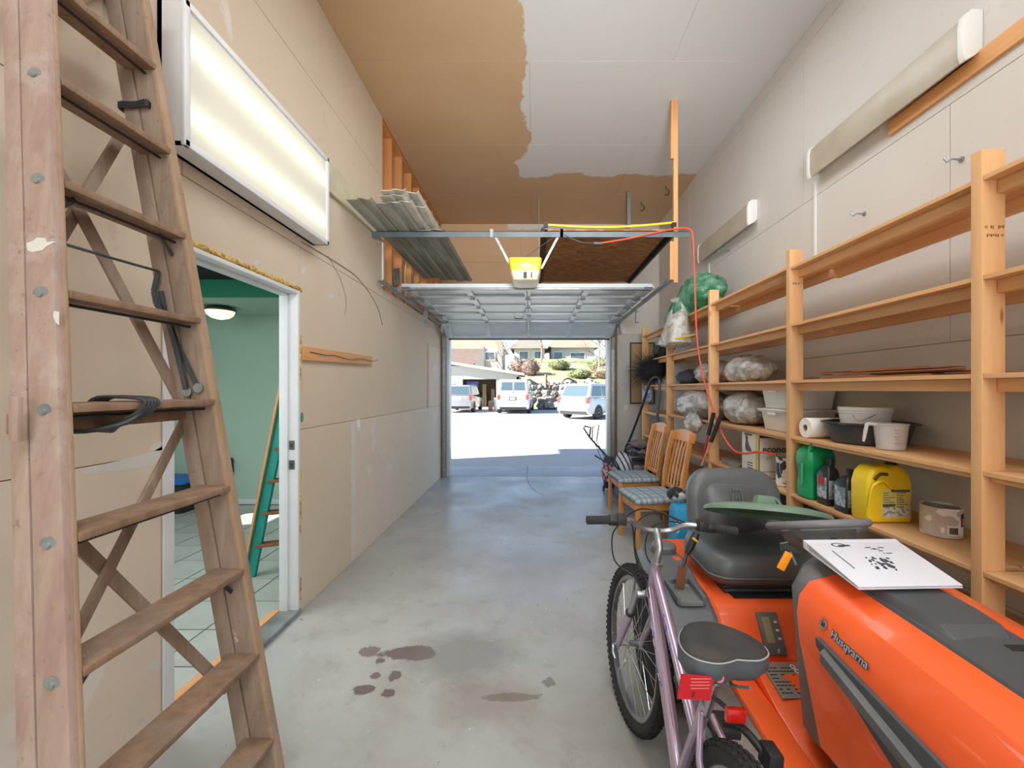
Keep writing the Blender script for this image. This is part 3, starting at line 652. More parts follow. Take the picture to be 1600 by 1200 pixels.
# wiring and pipe in the open bay
c = MB().tube([(XL-.06, 5.0, 3.8), (XL-.05, 4.98, 3.4), (XL-.05, 5.02, 3.0), (XL-.05, 4.96, 2.55)], .005, 6, sub=5).tube([(XL-.06, 5.25, 3.6), (XL-.04, 5.3, 3.3), (XL-.05, 5.22, 2.9), (XL-.05, 5.28, 2.55)], .005, 6, sub=5)
tag(build(c, 'electric_cable', M['white_plastic']), 'white cables hanging between the open studs on the left', 'cable')
pv = mk('grey_pvc', '#7e8b88', .5)
c = MB().tube([(XL-.03, 5.42, 2.5), (XL-.03, 5.42, 3.70), (XL-.03, 5.36, 3.78), (XL-.03, 5.2, 3.78)], .028, 10, sub=3).cyl((XL-.03, 5.22, 3.78), (XL-.03, 5.12, 3.78), .045, 10)
tag(build(c, 'drain_pipe', pv), 'grey plastic pipe with elbow rising between the open studs', 'pipe')
c = MB().obox((XL-.03, 4.85, 2.80), (.01, .22, .18), Matrix.Rotation(.35, 3, 'X')); tag(build(c, 'metal_flap', M['steel']), 'small loose grey metal plate between the studs below the siding', 'plate')
# left wall: batten, cable, switches
b = thing('wooden_batten', 'short pine batten nailed to the left wall beside the doorway', 'board', (XL, 3.4, 1.66))
build(MB().hexa([(XL, 2.79, 1.685), (XL+.022, 2.79, 1.685), (XL+.022, 3.98, 1.722), (XL, 3.98, 1.722), (XL, 2.79, 1.778), (XL+.022, 2.79, 1.778), (XL+.022, 3.98, 1.80), (XL, 3.98, 1.80)]), 'board', M['orange_wood']['y'], b, bevel=.002)
build(MB().tube([(XL+.025, 2.86, 1.745), (XL+.03, 3.1, 1.74), (XL+.028, 3.2, 1.75), (XL+.03, 3.5, 1.735), (XL+.028, 3.7, 1.76), (XL+.03, 3.95, 1.755), (XL+.06, 4.02, 1.77)], .0025, 5, sub=5), 'wire', M['blacksteel'], b)
build(MB().lathe([(.001,0),(.007,0),(.006,.004),(.001,.005)], (XL+.022, 3.02, 1.735), 8, frame((0,1,0),(0,0,1))), 'screw', M['steel'], b)
def wl_(px, py): Y = F*XL/(px-833); return (XL+.004, Y, EYE-(py-608)/F*Y)
c = MB().tube([wl_(*q) for q in ((470,378),(488,388),(512,402),(540,420),(556,432),(575,455),(590,482),(597,508))], .0028, 5, sub=4).tube([wl_(*q) for q in ((512,400),(532,438),(540,470),(538,492))], .0018, 5, sub=4)
tag(build(c, 'loose_wire', mk('dull_wire', '#7d756c', .6)), 'thin loose wire drooping across the left wall above the batten', 'wire')
def smear(poly):
    vs = []
    for px, py in poly: Y = F*XL/(px-833); vs.append(Vector((XL+.0008, Y, EYE-(py-608)/F*Y)))
    n = len(vs); s = MB().add(vs+[v-Vector((.0008,0,0)) for v in vs], [tuple(range(n)), tuple(range(2*n-1,n-1,-1))]+[(i,(i+1)%n,n+(i+1)%n,n+i) for i in range(n)])
    build(s, 'mud_smear', tape, wl)
smear([(128,733),(150,728),(176,722),(205,715),(240,705),(262,692),(262,722),(232,728),(200,734),(168,738),(140,741),(129,739)])
smear([(232,705),(238,694),(262,686),(262,700),(250,704)])
smear([(230,1048),(238,1036),(262,1022),(258,1036),(240,1050)])
smear([(512,461),(519,458),(523,463),(519,468),(512,467)]); smear([(470,420),(476,417),(478,424),(472,428)]); smear([(396,410),(403,404),(407,410),(400,416)])
def plate(name, x, y, z, face, label, hgt=.115, wdt=.07):
    s = MB(); 
    if face == 'l': s.box(x, x+.006, y-wdt/2, y+wdt/2, z-hgt/2, z+hgt/2)
    else: s.box(x-wdt/2, x+wdt/2, y-.006, y, z-hgt/2, z+hgt/2)
    o = thing(name, label, 'switch', (x, y, z-hgt/2)); build(s, 'cover_plate', mk('almond_plastic', '#ddd8c4', .4), o, bevel=.002)
    t = MB().box(x+.006, x+.012, y-.006, y+.006, z-.014, z+.014) if face == 'l' else MB().box(x-.006, x+.006, y-.012, y-.006, z-.014, z+.014)
    build(t, 'toggle', M['white_plastic'], o)
plate('light_switch', XL, 3.71, 1.165, 'l', 'almond switch plate on the left wall beside the taped joint')
plate('light_switch', XL, 6.23, 1.15, 'l', 'small switch plate low on the left wall under the pale patch panel', .09, .05)
plate('light_switch', 1.575, YF-.0127, 1.17, 'f', 'almond switch plate on the far wall right of the garage door')
c = MB().tube([(1.50, YF-.03, 1.60), (1.47, YF-.03, 1.56), (1.50, YF-.03, 1.50), (1.53, YF-.03, 1.55), (1.51, YF-.03, 1.62), (1.45, YF-.03, 1.63)], .004, 6, sub=4)
tag(build(c, 'coiled_cord', M['white_plastic']), 'small coil of pale cord on the far wall beside the garage door', 'cord')
# side room things
cl = thing('ceiling_light', 'flush glass bowl light with bronze rim on the side room ceiling', 'light', (-3.6, 4.8, 2.30))
build(MB().lathe([(.02,2.44),(.09,2.44),(.155,2.41),(.16,2.39),(.145,2.385),(.02,2.39)], (-3.6,4.8,0), 24), 'rim', mk('bronze_rim', '#5d5a48', .4, .7), cl)
build(MB().lathe([(.145,2.388),(.13,2.345),(.09,2.31),(.03,2.292),(.002,2.29)], (-3.6,4.8,0), 24), 'glass_bowl', mk('lit_glass_bowl', '#f7f1d6', .3, var=0, emit=.9), cl)
bn = thing('storage_bin', 'black tub with blue lid at the back of the side room', 'bin', (-4.4, 5.1, 0))
bin_m = mk('black_tub', '#23272b', .5); blu = mk('blue_lid', '#1d6fd0', .4)
build(MB().rings([rr(-4.4,5.1,.23,.16,.01,.05), rr(-4.4,5.1,.26,.19,.36,.05), rr(-4.4,5.1,.26,.19,.37,.05)]), 'tub', bin_m, bn)
build(MB().rings([rr(-4.4,5.1,.29,.215,.365,.05), rr(-4.4,5.1,.295,.22,.40,.05), rr(-4.4,5.1,.25,.18,.42,.05)]), 'lid', blu, bn, bevel=.004)
pb = thing('wall_outlet', 'black power adapters plugged into a wall outlet in the side room', 'outlet', (-3.92, YS, .38))
build(MB().box(-3.98,-3.88,YS-.02,YS,.40,.60), 'cover_plate', M['black'], pb, bevel=.004)
for z in (.42, .48, .54): build(MB().box(-3.97,-3.86,YS-.07,YS-.02,z,z+.045), 'adapter', M['black'], pb, bevel=.006)
gl = thing('step_ladder', 'teal painted step ladder with brown steps standing in the side room', 'ladder', (-2.1, 3.3, 0))
teal = mk('teal_ladder_paint', '#1f9488', .5, var=.1); stp = mk('brown_ladder_step', '#8a5a3a', .7)
for yy in (0, 1):
    q0 = Vector((-2.24, 3.30, 0)); q1 = Vector((-1.92, 3.30, 1.62)); sft = Vector((.42-.0, .16, 0))*yy
    build(MB().beam(q0+sft, q1+sft*.62, .085, .03, (0,1,0)), 'rail', teal, gl, bevel=.003)
    build(MB().beam(q0+sft-Vector((.04,.03,0)), q1+sft*.62-Vector((.04,.03,0)), .018, .018, (0,1,0)), 'rail_edge', M['orange_wood']['z'], gl)
for k in range(1, 6):
    t = k*.255/1.62; a = Vector((-2.24+.32*t, 3.30, k*.255)); bb = a+Vector((.42,.16,0))*(1-.38*t)
    build(MB().beam(a, bb, .09, .022), 'step', stp, gl, bevel=.003)
# ============================================================ THE OLD WOODEN STEPLADDER
ld = thing('wooden_stepladder', 'tall weathered wooden stepladder folded and leaning on the left wall in the foreground', 'ladder', (-1.0, 1.22, 0))
fxz = lambda z: -.90-.176*z            # front edge of the rails
yn = lambda z: .862+.126*z             # inner face of the near rail
YFAR = 1.505
ZT = 3.0
def railbar(name, mat, yin, out, x0, x1, z0, z1, cut=None):
    # rail with lean; yin(z) inner face, out = thickness direction (+/-), x0..x1 offset behind the front edge
    nz = 14; rs = []
    for i in range(nz+1):
        z = z0+(z1-z0)*i/nz; xf = fxz(z); a, b = sorted((yin(z), yin(z)+out))
        w_ = .0012*noise.noise((i*.9, x0*9, out*50))
        rs.append([Vector((xf-x1+w_, a, z)), Vector((xf-x0+w_, a, z)), Vector((xf-x0+w_, b, z)), Vector((xf-x1+w_, b, z))])
    return build(MB().rings(rs), name, mat, ld, bevel=.003)
far_in = lambda z: YFAR
T = .03
nr = railbar('front_rail', M['lad_pink'], yn, -T, 0, .072, 0, ZT)
fr_ = railbar('front_rail', M['lad'], far_in, T, 0, .078, 0, ZT)
railbar('rail_edge', M['lad_edge'], yn, -.011, -.003, .010, 0.01, ZT-.02)
railbar('rail_edge', M['lad_edge'], lambda z: YFAR-.002, .034, -.004, .012, 0.01, ZT-.02)
railbar('rear_leg', M['lad_pink'], lambda z: yn(z)-.004, -.026, .076, .118, 0.03, ZT-.08)
railbar('rear_leg', M['lad'], lambda z: YFAR-.002, .028, .082, .135, 0.03, ZT-.08)
levels = [2.665, 2.36, 2.055, 1.75, 1.455, 1.145, .845, .54, .235]
for i, z in enumerate(levels):
    xf = fxz(z); ya, yb = yn(z)-.0, YFAR+.001; t = .024
    s = MB(); n = 8; rs = []
    for k in range(n+1):
        y = ya+(yb-ya)*k/n; w_ = .003*noise.noise((z*5, k*.8, 0))
        rs.append([Vector((xf-.098, y, z-t)), Vector((xf+.008+w_, y, z-t)), Vector((xf+.010+w_, y, z-.003)), Vector((xf-.098, y, z))])
    st = build(s.rings(rs), 'step', M['lad_step'], ld, bevel=.003)
    build(MB().tube([(xf-.03, ya-.02, z-t-.012), (xf-.03, yb+.01, z-t-.012)], .0045, 6), 'truss_rod', M['blacksteel'], st)
    for y, sg in ((ya, 1), (yb, -1)) if i in (2, 6) else ():
        build(MB().beam((xf-.035, y+sg*.006, z-t-.06), (xf-.035, y+sg*.06, z-t-.004), .014, .004, (1,0,0)), 'step_brace', M['steel_dark'], st)
    # washers and rivets on the outside of the near rail
    build(MB().lathe([(.001,-.002),(.020,-.001),(.020,.002),(.009,.003),(.008,.007),(.001,.008)], (xf-.032, yn(z)-T-.0005, z-.02), 14, frame((1,0,0),(0,0,1))), 'rivet_washer', M['steel'], st)
top = build(MB().box(fxz(ZT)-.15, fxz(ZT)+.02, yn(ZT)-.05, YFAR+.05, ZT, ZT+.03), 'top_cap', M['lad_step'], ld, bevel=.004)
xr = lambda z: fxz(z)-.128
def brace(za, zb, nm='cross_brace', d=0):
    a = Vector((xr(za)-d, yn(za)+.012, za)); b = Vector((xr(zb)-d, YFAR+.01, zb))
    build(MB().beam(a, b, .034, .012, (1,0,-.17)), nm, M['lad'], ld, bevel=.002)
brace(2.30, 1.45); brace(1.71, 2.45, d=.013); brace(.73, 1.37); brace(1.24, .40, d=.013); brace(2.55, 2.95)
z = 1.405; build(MB().beam((xr(z)+.012, yn(z)-.03, z), (xr(z)+.012, YFAR+.03, z), .025, .05), 'rear_bar', M['lad_step'], ld, bevel=.003)
# spreader irons
s = MB()
def PF(px, py, Y): return W(px, py, Y)
s.tube([PF(96, 380, 1.10), PF(170, 402, 1.28), PF(248, 424, 1.49)], .0045, 6)
build(s, 'spreader_rod', M['steel_dark'], ld)
s = MB(); P_ = [PF(x, y, 1.485) for x, y in ((247,424),(240,455),(244,475),(262,500),(275,545),(290,608))]
for a, b in zip(P_[:-1], P_[1:]): s.beam(a, b, .016, .005, (0,1,0))
P_ = [PF(x, y, 1.495) for x, y in ((251,455),(258,490),(280,545),(308,604))]
for a, b in zip(P_[:-1], P_[1:]): s.beam(a, b, .016, .005, (0,1,0))
build(s, 'spreader_iron', M['steel_dark'], ld)
s = MB()
for x, y in ((291,612),(309,606)):
    c = PF(x, y, 1.49); s.lathe([(.001,-.012),(.007,-.010),(.009,-.003),(.016,-.003),(.017,0),(.001,0)], c, 12, frame((1,0,0),(0,0,1)))
build(s, 'bolt_head', M['steel'], ld)
s = MB().obox(W(25, 655, .97), (.022, .012, .105)); build(s, 'splice_plate', M['lad_pink'], ld, bevel=.003)
def patch(poly, name='paint_patch'):
    vs = []
    for px, py in poly:
        z = EYE
        for _ in range(4): Y = yn(z)-T-.0012; z = EYE-(py-608)/F*Y
        vs.append(Vector(((px-833)/F*Y, Y, z)))
    n = len(vs); s = MB().add(vs+[v+Vector((0,.001,0)) for v in vs], [tuple(range(n)), tuple(range(2*n-1,n-1,-1))]+[(i,(i+1)%n,n+(i+1)%n,n+i) for i in range(n)])
    build(s, name, M['plaster_white'], ld, label='white paint smear')
patch([(41,380),(52,376),(58,371),(70,372),(73,378),(88,377),(72,385),(66,391),(50,394),(43,391)])
patch([(84,486),(92,487),(92,508),(87,504),(83,494)])
# straps
def strap(z, y0, wd, label, big):
    xf = fxz(z); s = MB()
    if big:
        for k in range(5):
            y = y0+k*.011; zz = z+.006; r = .0045
            s.tube([(xf+.02, y, zz-.002), (xf-.04, y-.01, zz+.006), (xf-.11, y-.015, zz+.0), (xf-.15, y-.01, zz-.06), (xf-.12, y+.0, z-.085-.002*k), (xf-.06, y-.03, z-.07), (xf+.0, y-.02, z-.045), (xf+.022, y-.005, z-.02)], .0052, 6, closed=True, sub=4)
        s.tube([(xf+.02, y0+.01, z-.02), (xf+.0, y0-.03, z-.06), (xf-.05, y0-.09, z-.078), (xf-.09, y0-.13, z-.07)], .007, 6, sub=4)
    else:
        for k in range(3):
            q = z+k*.008; s.tube([(xf-.085, y0-.012, q), (xf-.035, y0-.016, q+.004), (xf-.08, y0+.04, q), (xf-.14, y0+.04, q), (xf-.145, y0-.01, q)], .004, 6, closed=True, sub=4)
    tag(build(s, 'rubber_strap', mk('black_strap_rubber', '#3c3e40', .6, var=.2)), label, 'strap')
strap(1.455, 1.215, .05, 'wound black rubber strap tying the middle ladder step to the rear bar', 1)
strap(2.50, YFAR, .03, 'small black strap looped around the far ladder rail near the top of the view', 0)
# ============================================================ SHELVING
sh = thing('shelving_unit', 'long pine shelving unit along the right wall with five tiers above the floor', 'shelving', (1.9, 3.5, 0))
SX = 1.67
ups = [(.42, 2.39), (1.553, 2.385), (2.715, 2.40), (3.945, 2.43), (5.20, 2.42), (6.36, 2.43)]
for y, zt in ups: build(MB().box(SX, SX+.088, y, y+.040, 0, zt), 'upright', M['fir']['z'], sh, bevel=.003)
tiers = [(2.285, 2.0, .045), (1.915, 2.0, .045), (1.548, 2.12, .04), (1.185, 2.12, .018), (.812, 2.12, .018), (.50, 2.12, .018)]
for i in range(5):
    ya, yb = ups[i][0]+.040, ups[i+1][0]
    for t, (z, xb, rh) in enumerate(tiers):
        if i == 4 and t == 3: z = 1.16
        if i >= 2 and t == 0: z += .012
        if i == 0: ya0 = .0
        build(MB().box(SX+.004, xb, ya+.001, yb-.001, z-.018, z), 'shelf_board', M['fir']['y'], sh, bevel=.001, segs=1)
        if t < 3:
            build(MB().box(SX+.055, SX+.088, ya+.001, yb-.001, z-.018-.05, z-.0185), 'rail', M['fir']['y'], sh, bevel=.0015, segs=1)
            build(MB().box(xb-.04, xb-.005, ya-.04, yb+.0, z-.018-.055, z-.0185), 'rail', M['fir']['y'], sh, bevel=.0015, segs=1)
        else:
            build(MB().box(SX+.03, SX+.06, ya+.001, yb-.001, z-.04, z-.0185), 'rail', M['fir']['y'], sh, bevel=.001, segs=1)
# stamped mill marks on the uprights
ink = mk('faded_ink', '#7d4a24', .8, var=0)
random.seed(4)
def stamp(x0, x1, y, z, h):
    s = MB(); x = x0
    while x < x1:
        w_ = random.uniform(.002, .006)
        if random.random() < .75: s.box(x, x+w_, y-.0006, y, z+random.uniform(0, h*.5), z+h)
        x += w_+.003
    build(s, 'mill_stamp', ink, sh)
stamp(SX+.012, SX+.08, 1.553, 2.085, .014); stamp(SX+.018, SX+.08, 1.553, 2.055, .012); stamp(SX+.01, SX+.08, 2.715, 2.17, .014)
# ============================================================ ON THE SHELVES
# cedar shims
random.seed(11)
ced = wood('cedar_strip', '#b8794c', '#a0613a', 'y', 1, .7, False)
for i in range(13):
    yc = random.uniform(1.95, 2.35); L = random.uniform(.45, .75); ya = max(1.62, yc-L/2); yb = min(2.70, yc+L/2); x = 1.71+.022*(i % 7)+random.uniform(0,.12); z = 1.549+.0062*(i//1.6)
    a = random.uniform(-.03, .03)
    s = MB().hexa([(x, ya, z), (x+.07, ya, z), (x+.07+a, yb, z), (x+a, yb, z), (x, ya, z+.005), (x+.07, ya, z+.005), (x+.07+a, yb, z+.005), (x+a, yb, z+.005)])
    tag(build(s, 'cedar_strip', ced), 'thin reddish cedar strip in the loose stack on the third tier above the white pails', 'strip', 'cedar strips stacked on the third tier')
for i in range(3):
    s = MB().box(1.72+.06*i, 1.79+.06*i, 2.78, 3.0+.05*i, 1.549+.006*i, 1.554+.006*i); tag(build(s, 'cedar_strip', ced), 'short cedar strip on the third tier behind the second post', 'strip', 'short cedar strips behind the post')
# totes
fro = mk('milky_plastic', '#e2e1dd', .4, var=.04); 
def tote(z, label, dx=0):
    t = thing('storage_tote', label, 'bin', (1.92+dx, 3.04, z), 'white totes')
    build(MB().rings([rr(1.92+dx,3.04,.155,.155,z+.002,.03), rr(1.92+dx,3.04,.175,.172,z+.135,.035), rr(1.92+dx,3.04,.19,.188,z+.137,.035), rr(1.92+dx,3.04,.19,.188,z+.145,.035)]), 'tub', fro, t, bevel=.002)
    build(MB().rings([rr(1.92+dx,3.04,.195,.195,z+.1455,.035), rr(1.92+dx,3.04,.198,.198,z+.156,.035), rr(1.92+dx,3.04,.17,.17,z+.161,.035)]), 'lid', M['white_plastic'], t, bevel=.002)
    build(MB().box(1.92+dx-.193, 1.92+dx-.186, 2.98, 3.08, z+.118, z+.135), 'handle', fro, t)
    return t
tote(1.186, 'lower of two stacked white lidded totes behind the second shelf post'); tote(1.348, 'upper of two stacked white lidded totes behind the second shelf post', .005)
# carton
cb = thing('cardboard_carton', 'open white printed carton with grey writing on the shelf left of the second post', 'box', (1.86, 3.26, .813))
cart = mk('white_carton', '#dedad2', .7, var=.06, scale=4); brn = mk('kraft_board', '#b3855e', .8)
x0, x1, y0, y1, z0, z1 = 1.70, 2.02, 3.14, 3.40, .813, 1.15
build(MB().box(x0,x0+.004,y0,y1,z0,z1).box(x1-.004,x1,y0,y1,z0,z1).box(x0,x1,y0,y0+.004,z0,z1-.03).box(x0,x1,y1-.004,y1,z0,z1).box(x0,x1,y0,y1,z0,z0+.004), 'box_body', cart, cb)
build(MB().hexa([(x0+.01,y0,z1-.03),(x1,y0,z1-.03),(x1,y0+.003,z1-.03),(x0+.01,y0+.003,z1-.03),(x0+.01,y0+.09,z1+.0),(x1,y0+.09,z1+.0),(x1,y0+.093,z1+.0),(x0+.01,y0+.093,z1+.0)]), 'flap', brn, cb)
gi = mk('grey_print', '#55565a', .7, var=0); yi = mk('yellow_print', '#cdbb62', .7, var=0)
text('econo', .072, gi, cb, (x0+.115, y0-.0008, 1.035), FACE_C, bold=.002); text('co', .045, mk('pale_print','#9a9a98',.7,var=0), cb, (x0+.075, y0-.0008, .975), FACE_C)
build(MB().box(x0+.02, x0+.24, y0-.001, y0, .865, .869), 'printed_line', gi, cb)
build(MB().box(x0-.001, x0, y0+.004, y0+.05, z0+.01, z1-.01), 'printed_band', yi, cb)
s = MB(); o_ = [(-.0,.0),(.045,.0),(.055,.04),(.045,.085),(.05,.115),(.04,.125),(.03,.115),(.02,.125),(.012,.11),(.012,.085),(-.005,.05),(-.03,.03),(-.045,.0)]
build(s.prism([(y0+.15+u, 1.0+v) for u, v in o_], 'x', x0-.0012, x0), 'printed_picture', gi, cb)
for zz in (.85, .87, .89, .91): build(MB().box(x0-.001, x0, y0+.09, y0+.17, zz, zz+.008), 'printed_line', gi, cb)
build(MB().box(x0-.001, x0, y0+.10, y0+.22, 1.125, 1.14), 'printed_line', gi, cb)
# can with wire handle
def can(name, label, cat, c, r, h, bodymat, lidmat, extra=None, group=None):
    t = thing(name, label, cat, c, group)
    x, y, z = c
    build(MB().lathe([(r*.97,z+.001),(r,z+.004),(r*.99,z+.008),(r*.99,z+h-.012),(r*1.02,z+h-.008),(r*1.02,z+h),(r*.97,z+h),(r*.95,z+h-.008),(.001,z+h-.008)], (x,y,0), 28), 'can_body', bodymat, t)
    build(MB().lathe([(r*.86,z+h-.008),(r*.85,z+h-.003),(r*.80,z+h-.003),(r*.78,z+h-.007),(.001,z+h-.007)], (x,y,0), 28), 'lid', lidmat, t)
    return t
lab = NT('worn_can_label'); lab.col(lab.mix(lab.ramp(lab.noise(lab.mapping((1,1,1)), 14, 3), [(.46,0),(.5,1)], 'CONSTANT'), lin('#e2e2dd'), lin('#3a3c40'))); lab.set(Roughness=.4)
k = can('paint_can', 'dark and white paint can with wire handle beside the printed carton', 'can', (1.775, 2.93, .813), .062, .20, lab.m, M['steel'])
build(MB().tube([(1.715,2.90,1.0),(1.70,2.88,.96),(1.705,2.87,.90),(1.73,2.87,.88)], .002, 5, sub=4), 'wire_handle', M['steel'], k)
# paper towel roll
t = thing('paper_towel_roll', 'white paper towel roll lying on the shelf right of the second post', 'paper roll', (1.83, 2.60, 1.186))
Mx = frame((0,0,1),(0,1,0)) # lathe axis along x
Mx = Matrix(((0,0,1),(0,1,0),(-1,0,0)))
build(MB().lathe([(.021,-.14),(.060,-.14),(.0625,-.136),(.0625,.136),(.060,.14),(.021,.14),(.021,-.14)], (1.835,2.60,1.249), 32, Mx), 'roll', mk('paper_towel', '#efede8', .9, var=.02, bump=.3, bscale=40), t)
build(MB().lathe([(.0205,-.139),(.0205,.139),(.0185,.139),(.0185,-.139),(.0205,-.139)], (1.835,2.60,1.249), 20, Mx), 'core', brn, t)
# basin, pails, pitcher
t = thing('plastic_basin', 'shallow black round basin on the shelf holding the white pails', 'basin', (1.895, 2.36, 1.186))
bm_ = mk('dark_grey_basin', '#3c3d40', .45, var=.1)
build(MB().lathe([(.001,1.188),(.165,1.187),(.172,1.192),(.20,1.29),(.222,1.296),(.224,1.303),(.205,1.306),(.196,1.296),(.165,1.198),(.001,1.196)], (1.895,2.36,0), 36), 'basin', bm_, t)
build(MB().obox((1.70,2.27,1.30),(.05,.05,.008)), 'pour_lip', bm_, t, bevel=.003)
def pail(z, label, r):
    t = thing('plastic_pail', label, 'pail', (1.90, 2.39, z), 'white pails in the basin')
    build(MB().lathe([(.001,z+.001),(r*.9,z),(r*.93,z+.01),(r,z+.085),(r*1.03,z+.088),(r*1.03,z+.096),(r,z+.098),(r,z+.10)], (1.90,2.39,0), 32, sy=.9), 'pail_body', M['white_plastic'], t)
    return t
p1 = pail(1.197, 'lower white pail with wire bail standing in the black basin', .122)
p2 = pail(1.268, 'upper white lidded pail nested in the one standing in the black basin', .126)
p2.location.z += 0
build(MB().lathe([(.001,1.388),(.10,1.388),(.112,1.384),(.116,1.389),(.131,1.389),(.133,1.378),(.131,1.366),(.001,1.37)], (1.90,2.39,0), 32, sy=.9), 'lid', M['white_plastic'], p2)
build(MB().tube([(1.785,2.33,1.345),(1.78,2.28,1.315),(1.83,2.27,1.335),(1.87,2.275,1.352)], .0022, 5, sub=4), 'wire_bail', M['steel'], p1)
clr = NT('clear_cloudy_plastic'); clr.col(lin('#dcdad8')); clr.set(Roughness=.3, Alpha=.55); 
t = thing('measuring_pitcher', 'cloudy clear measuring pitcher in front of the black basin', 'pitcher', (1.80, 2.10, 1.186))
build(MB().lathe([(.001,1.187),(.055,1.187),(.058,1.19),(.070,1.31),(.074,1.313),(.073,1.318),(.067,1.314),(.055,1.194),(.001,1.192)], (1.80,2.10,0), 30), 'pitcher_body', clr.m, t)
build(MB().tube([(1.735,2.10,1.31),(1.695,2.11,1.315),(1.685,2.11,1.30),(1.675,2.11,1.25),(1.67,2.11,1.225)], [.009,.009,.009,.008,.006], 8, sub=4), 'handle', clr.m, t)
pk = mk('faded_red_print', '#c98a8e', .6, var=0)
for q in range(5): build(MB().obox((1.80-.018, 2.10-.064, 1.225+.016*q), (.028 if q % 2 else .04, .002, .003)), 'measure_mark', pk, t)
# green jug
grn = mk('green_jug_plastic', '#159a5c', .35, var=.06)
def rrz(cx, cy, hx, hy, z, r, dx=0): return rr(cx+dx, cy, hx, hy, z, min(r, hx*.98, hy*.98))
t = thing('plastic_jug', 'bright green plastic jug with moulded handle on the shelf beside the second post', 'jug', (1.76, 2.61, .813))
s = MB().rings([rrz(1.765,2.61,.085,.07,z,.03,dx) if hx is None else rrz(1.765,2.61,hx,hy,z,.03,dx) for z,hx,hy,dx in ((.815,.075,.06,0),(.822,.084,.068,0),(.90,.085,.07,0),(.96,.079,.064,0),(1.0,.085,.07,0),(1.05,.09,.074,0),(1.10,.085,.068,0),(1.135,.06,.055,.01),(1.15,.045,.045,.014))])
build(s, 'jug_body', grn, t)
build(MB().tube([(1.70,2.56,1.10),(1.71,2.55,1.155),(1.77,2.55,1.165),(1.82,2.56,1.14)], .013, 8, sub=4), 'handle', grn, t)
build(MB().lathe([(.024,1.148),(.026,1.165),(.02,1.168),(.001,1.168)], (1.80,2.63,0), 16), 'cap', M['black'], t)
build(MB().tube([(1.677,2.6,.90),(1.674,2.6,.97),(1.677,2.6,1.03)], .006, 6), 'moulded_rib', mk('light_green_rib','#3fb37c',.4), t)
# oil bottles
blk = mk('black_bottle', '#2a2b2e', .3, var=.05)
def oil(x, y, z, w_, d_, h, label, red=False):
    t = thing('oil_bottle', label, 'bottle', (x, y, z))
    hx, hy = w_/2, d_/2
    build(MB().rings([rrz(x,y,a,b,z+q*h,.012,dx) for q,a,b,dx in ((.005,hx*.9,hy*.9,0),(.03,hx,hy,0),(.62,hx,hy,0),(.75,hx*.85,hy*.85,.004),(.86,hx*.35,hx*.35,.012),(.92,hx*.3,hx*.3,.012))]), 'bottle_body', blk, t)
    build(MB().lathe([(.017,z+h*.9),(.019,z+h*.91),(.018,z+h),(.001,z+h)], (x+.012,y,0), 14), 'cap', M['black'], t)
    build(MB().box(x-hx-.001, x-hx+.002, y-hy*.8, y+hy*.75, z+h*.15, z+h*.60), 'side_label', mk('bottle_label', '#b9c2c6', .5, h2='#6f8896', scale=30, lo=.45, hi=.55), t)
    if red: build(MB().box(x-hx-.0025, x-hx-.0008, y-hy*.5, y+hy*.6, z+h*.42, z+h*.60), 'red_label_panel', M['red'], t)
    build(MB().box(x-hx*.8, x+hx*.1, y-hy-.001, y-hy+.002, z+h*.15, z+h*.55), 'front_label', bpy.data.materials['bottle_label'], t)
    return t
oil(1.735, 2.455, .813, .075, .10, .27, 'taller dark oil bottle with red label next to the green jug', True)
oil(1.735, 2.30, .813, .09, .10, .235, 'shorter black oil bottle with pale label left of the yellow jug')
# yellow jug
t = thing('plastic_jug', 'yellow plastic jug with black cap and label on the shelf', 'jug', (1.80, 2.16, .813))
ye = mk('yellow_jug_plastic', '#f2cf22', .35, var=.05)
prof = [(-.105,.0),(.105,.0),(.112,.02),(.112,.20),(.095,.255),(.06,.285),(.03,.288),(.0,.275),(-.03,.285),(-.07,.28),(-.10,.25),(-.115,.20),(-.113,.02)]
hole = [(-.085,.245),(-.05,.262),(-.02,.25),(-.03,.235),(-.06,.225)]
s = MB(); n = len(prof); rs = []
for y_, sc in ((2.10,.93),(2.112,1),(2.21,1),(2.222,.93)): rs.append([Vector((1.80+u*sc, y_, .814+.14+(v-.14)*sc)) for u, v in prof])
build(s.rings(rs), 'jug_body', ye, t, bevel=.004)
build(MB().tube([(1.715,2.097,1.035),(1.745,2.097,1.062),(1.78,2.097,1.06)], .008, 8, sub=4), 'handle_recess', mk('dark_recess','#5a4a1c',.7), t)
build(MB().tube([(1.69,2.10,.90),(1.70,2.09,1.0),(1.75,2.085,1.03),(1.79,2.09,1.0),(1.82,2.095,.99)], .007, 8, sub=4), 'moulded_rib', ye, t)
build(MB().lathe([(.024,1.095),(.026,1.10),(.025,1.125),(.001,1.127)], (1.85,2.16,0), 18), 'cap', M['black'], t)
build(MB().box(1.755,1.895,2.0975,2.0998,.84,.985), 'label', mk('pale_yellow_label','#e3d77c',.5,var=.1,scale=40), t)
pr_ = mk('small_black_print','#4a4636',.6,var=0)
s = MB(); random.seed(3)
for r_ in range(11):
    zz = .85+.0115*r_
    for c_ in (0, 1):
        x_ = 1.76+.068*c_; 
        for q in range(random.randint(3, 6)): s.box(x_+.0095*q, x_+.0095*q+.007, 2.0968, 2.0974, zz, zz+.004)
build(s, 'label_print', pr_, t)
build(MB().box(1.757,1.82,2.0966,2.0974,.90,.912), 'label_bar', gi, t); build(MB().box(1.80,1.893,2.0966,2.0974,.972,.984), 'label_bar', gi, t)
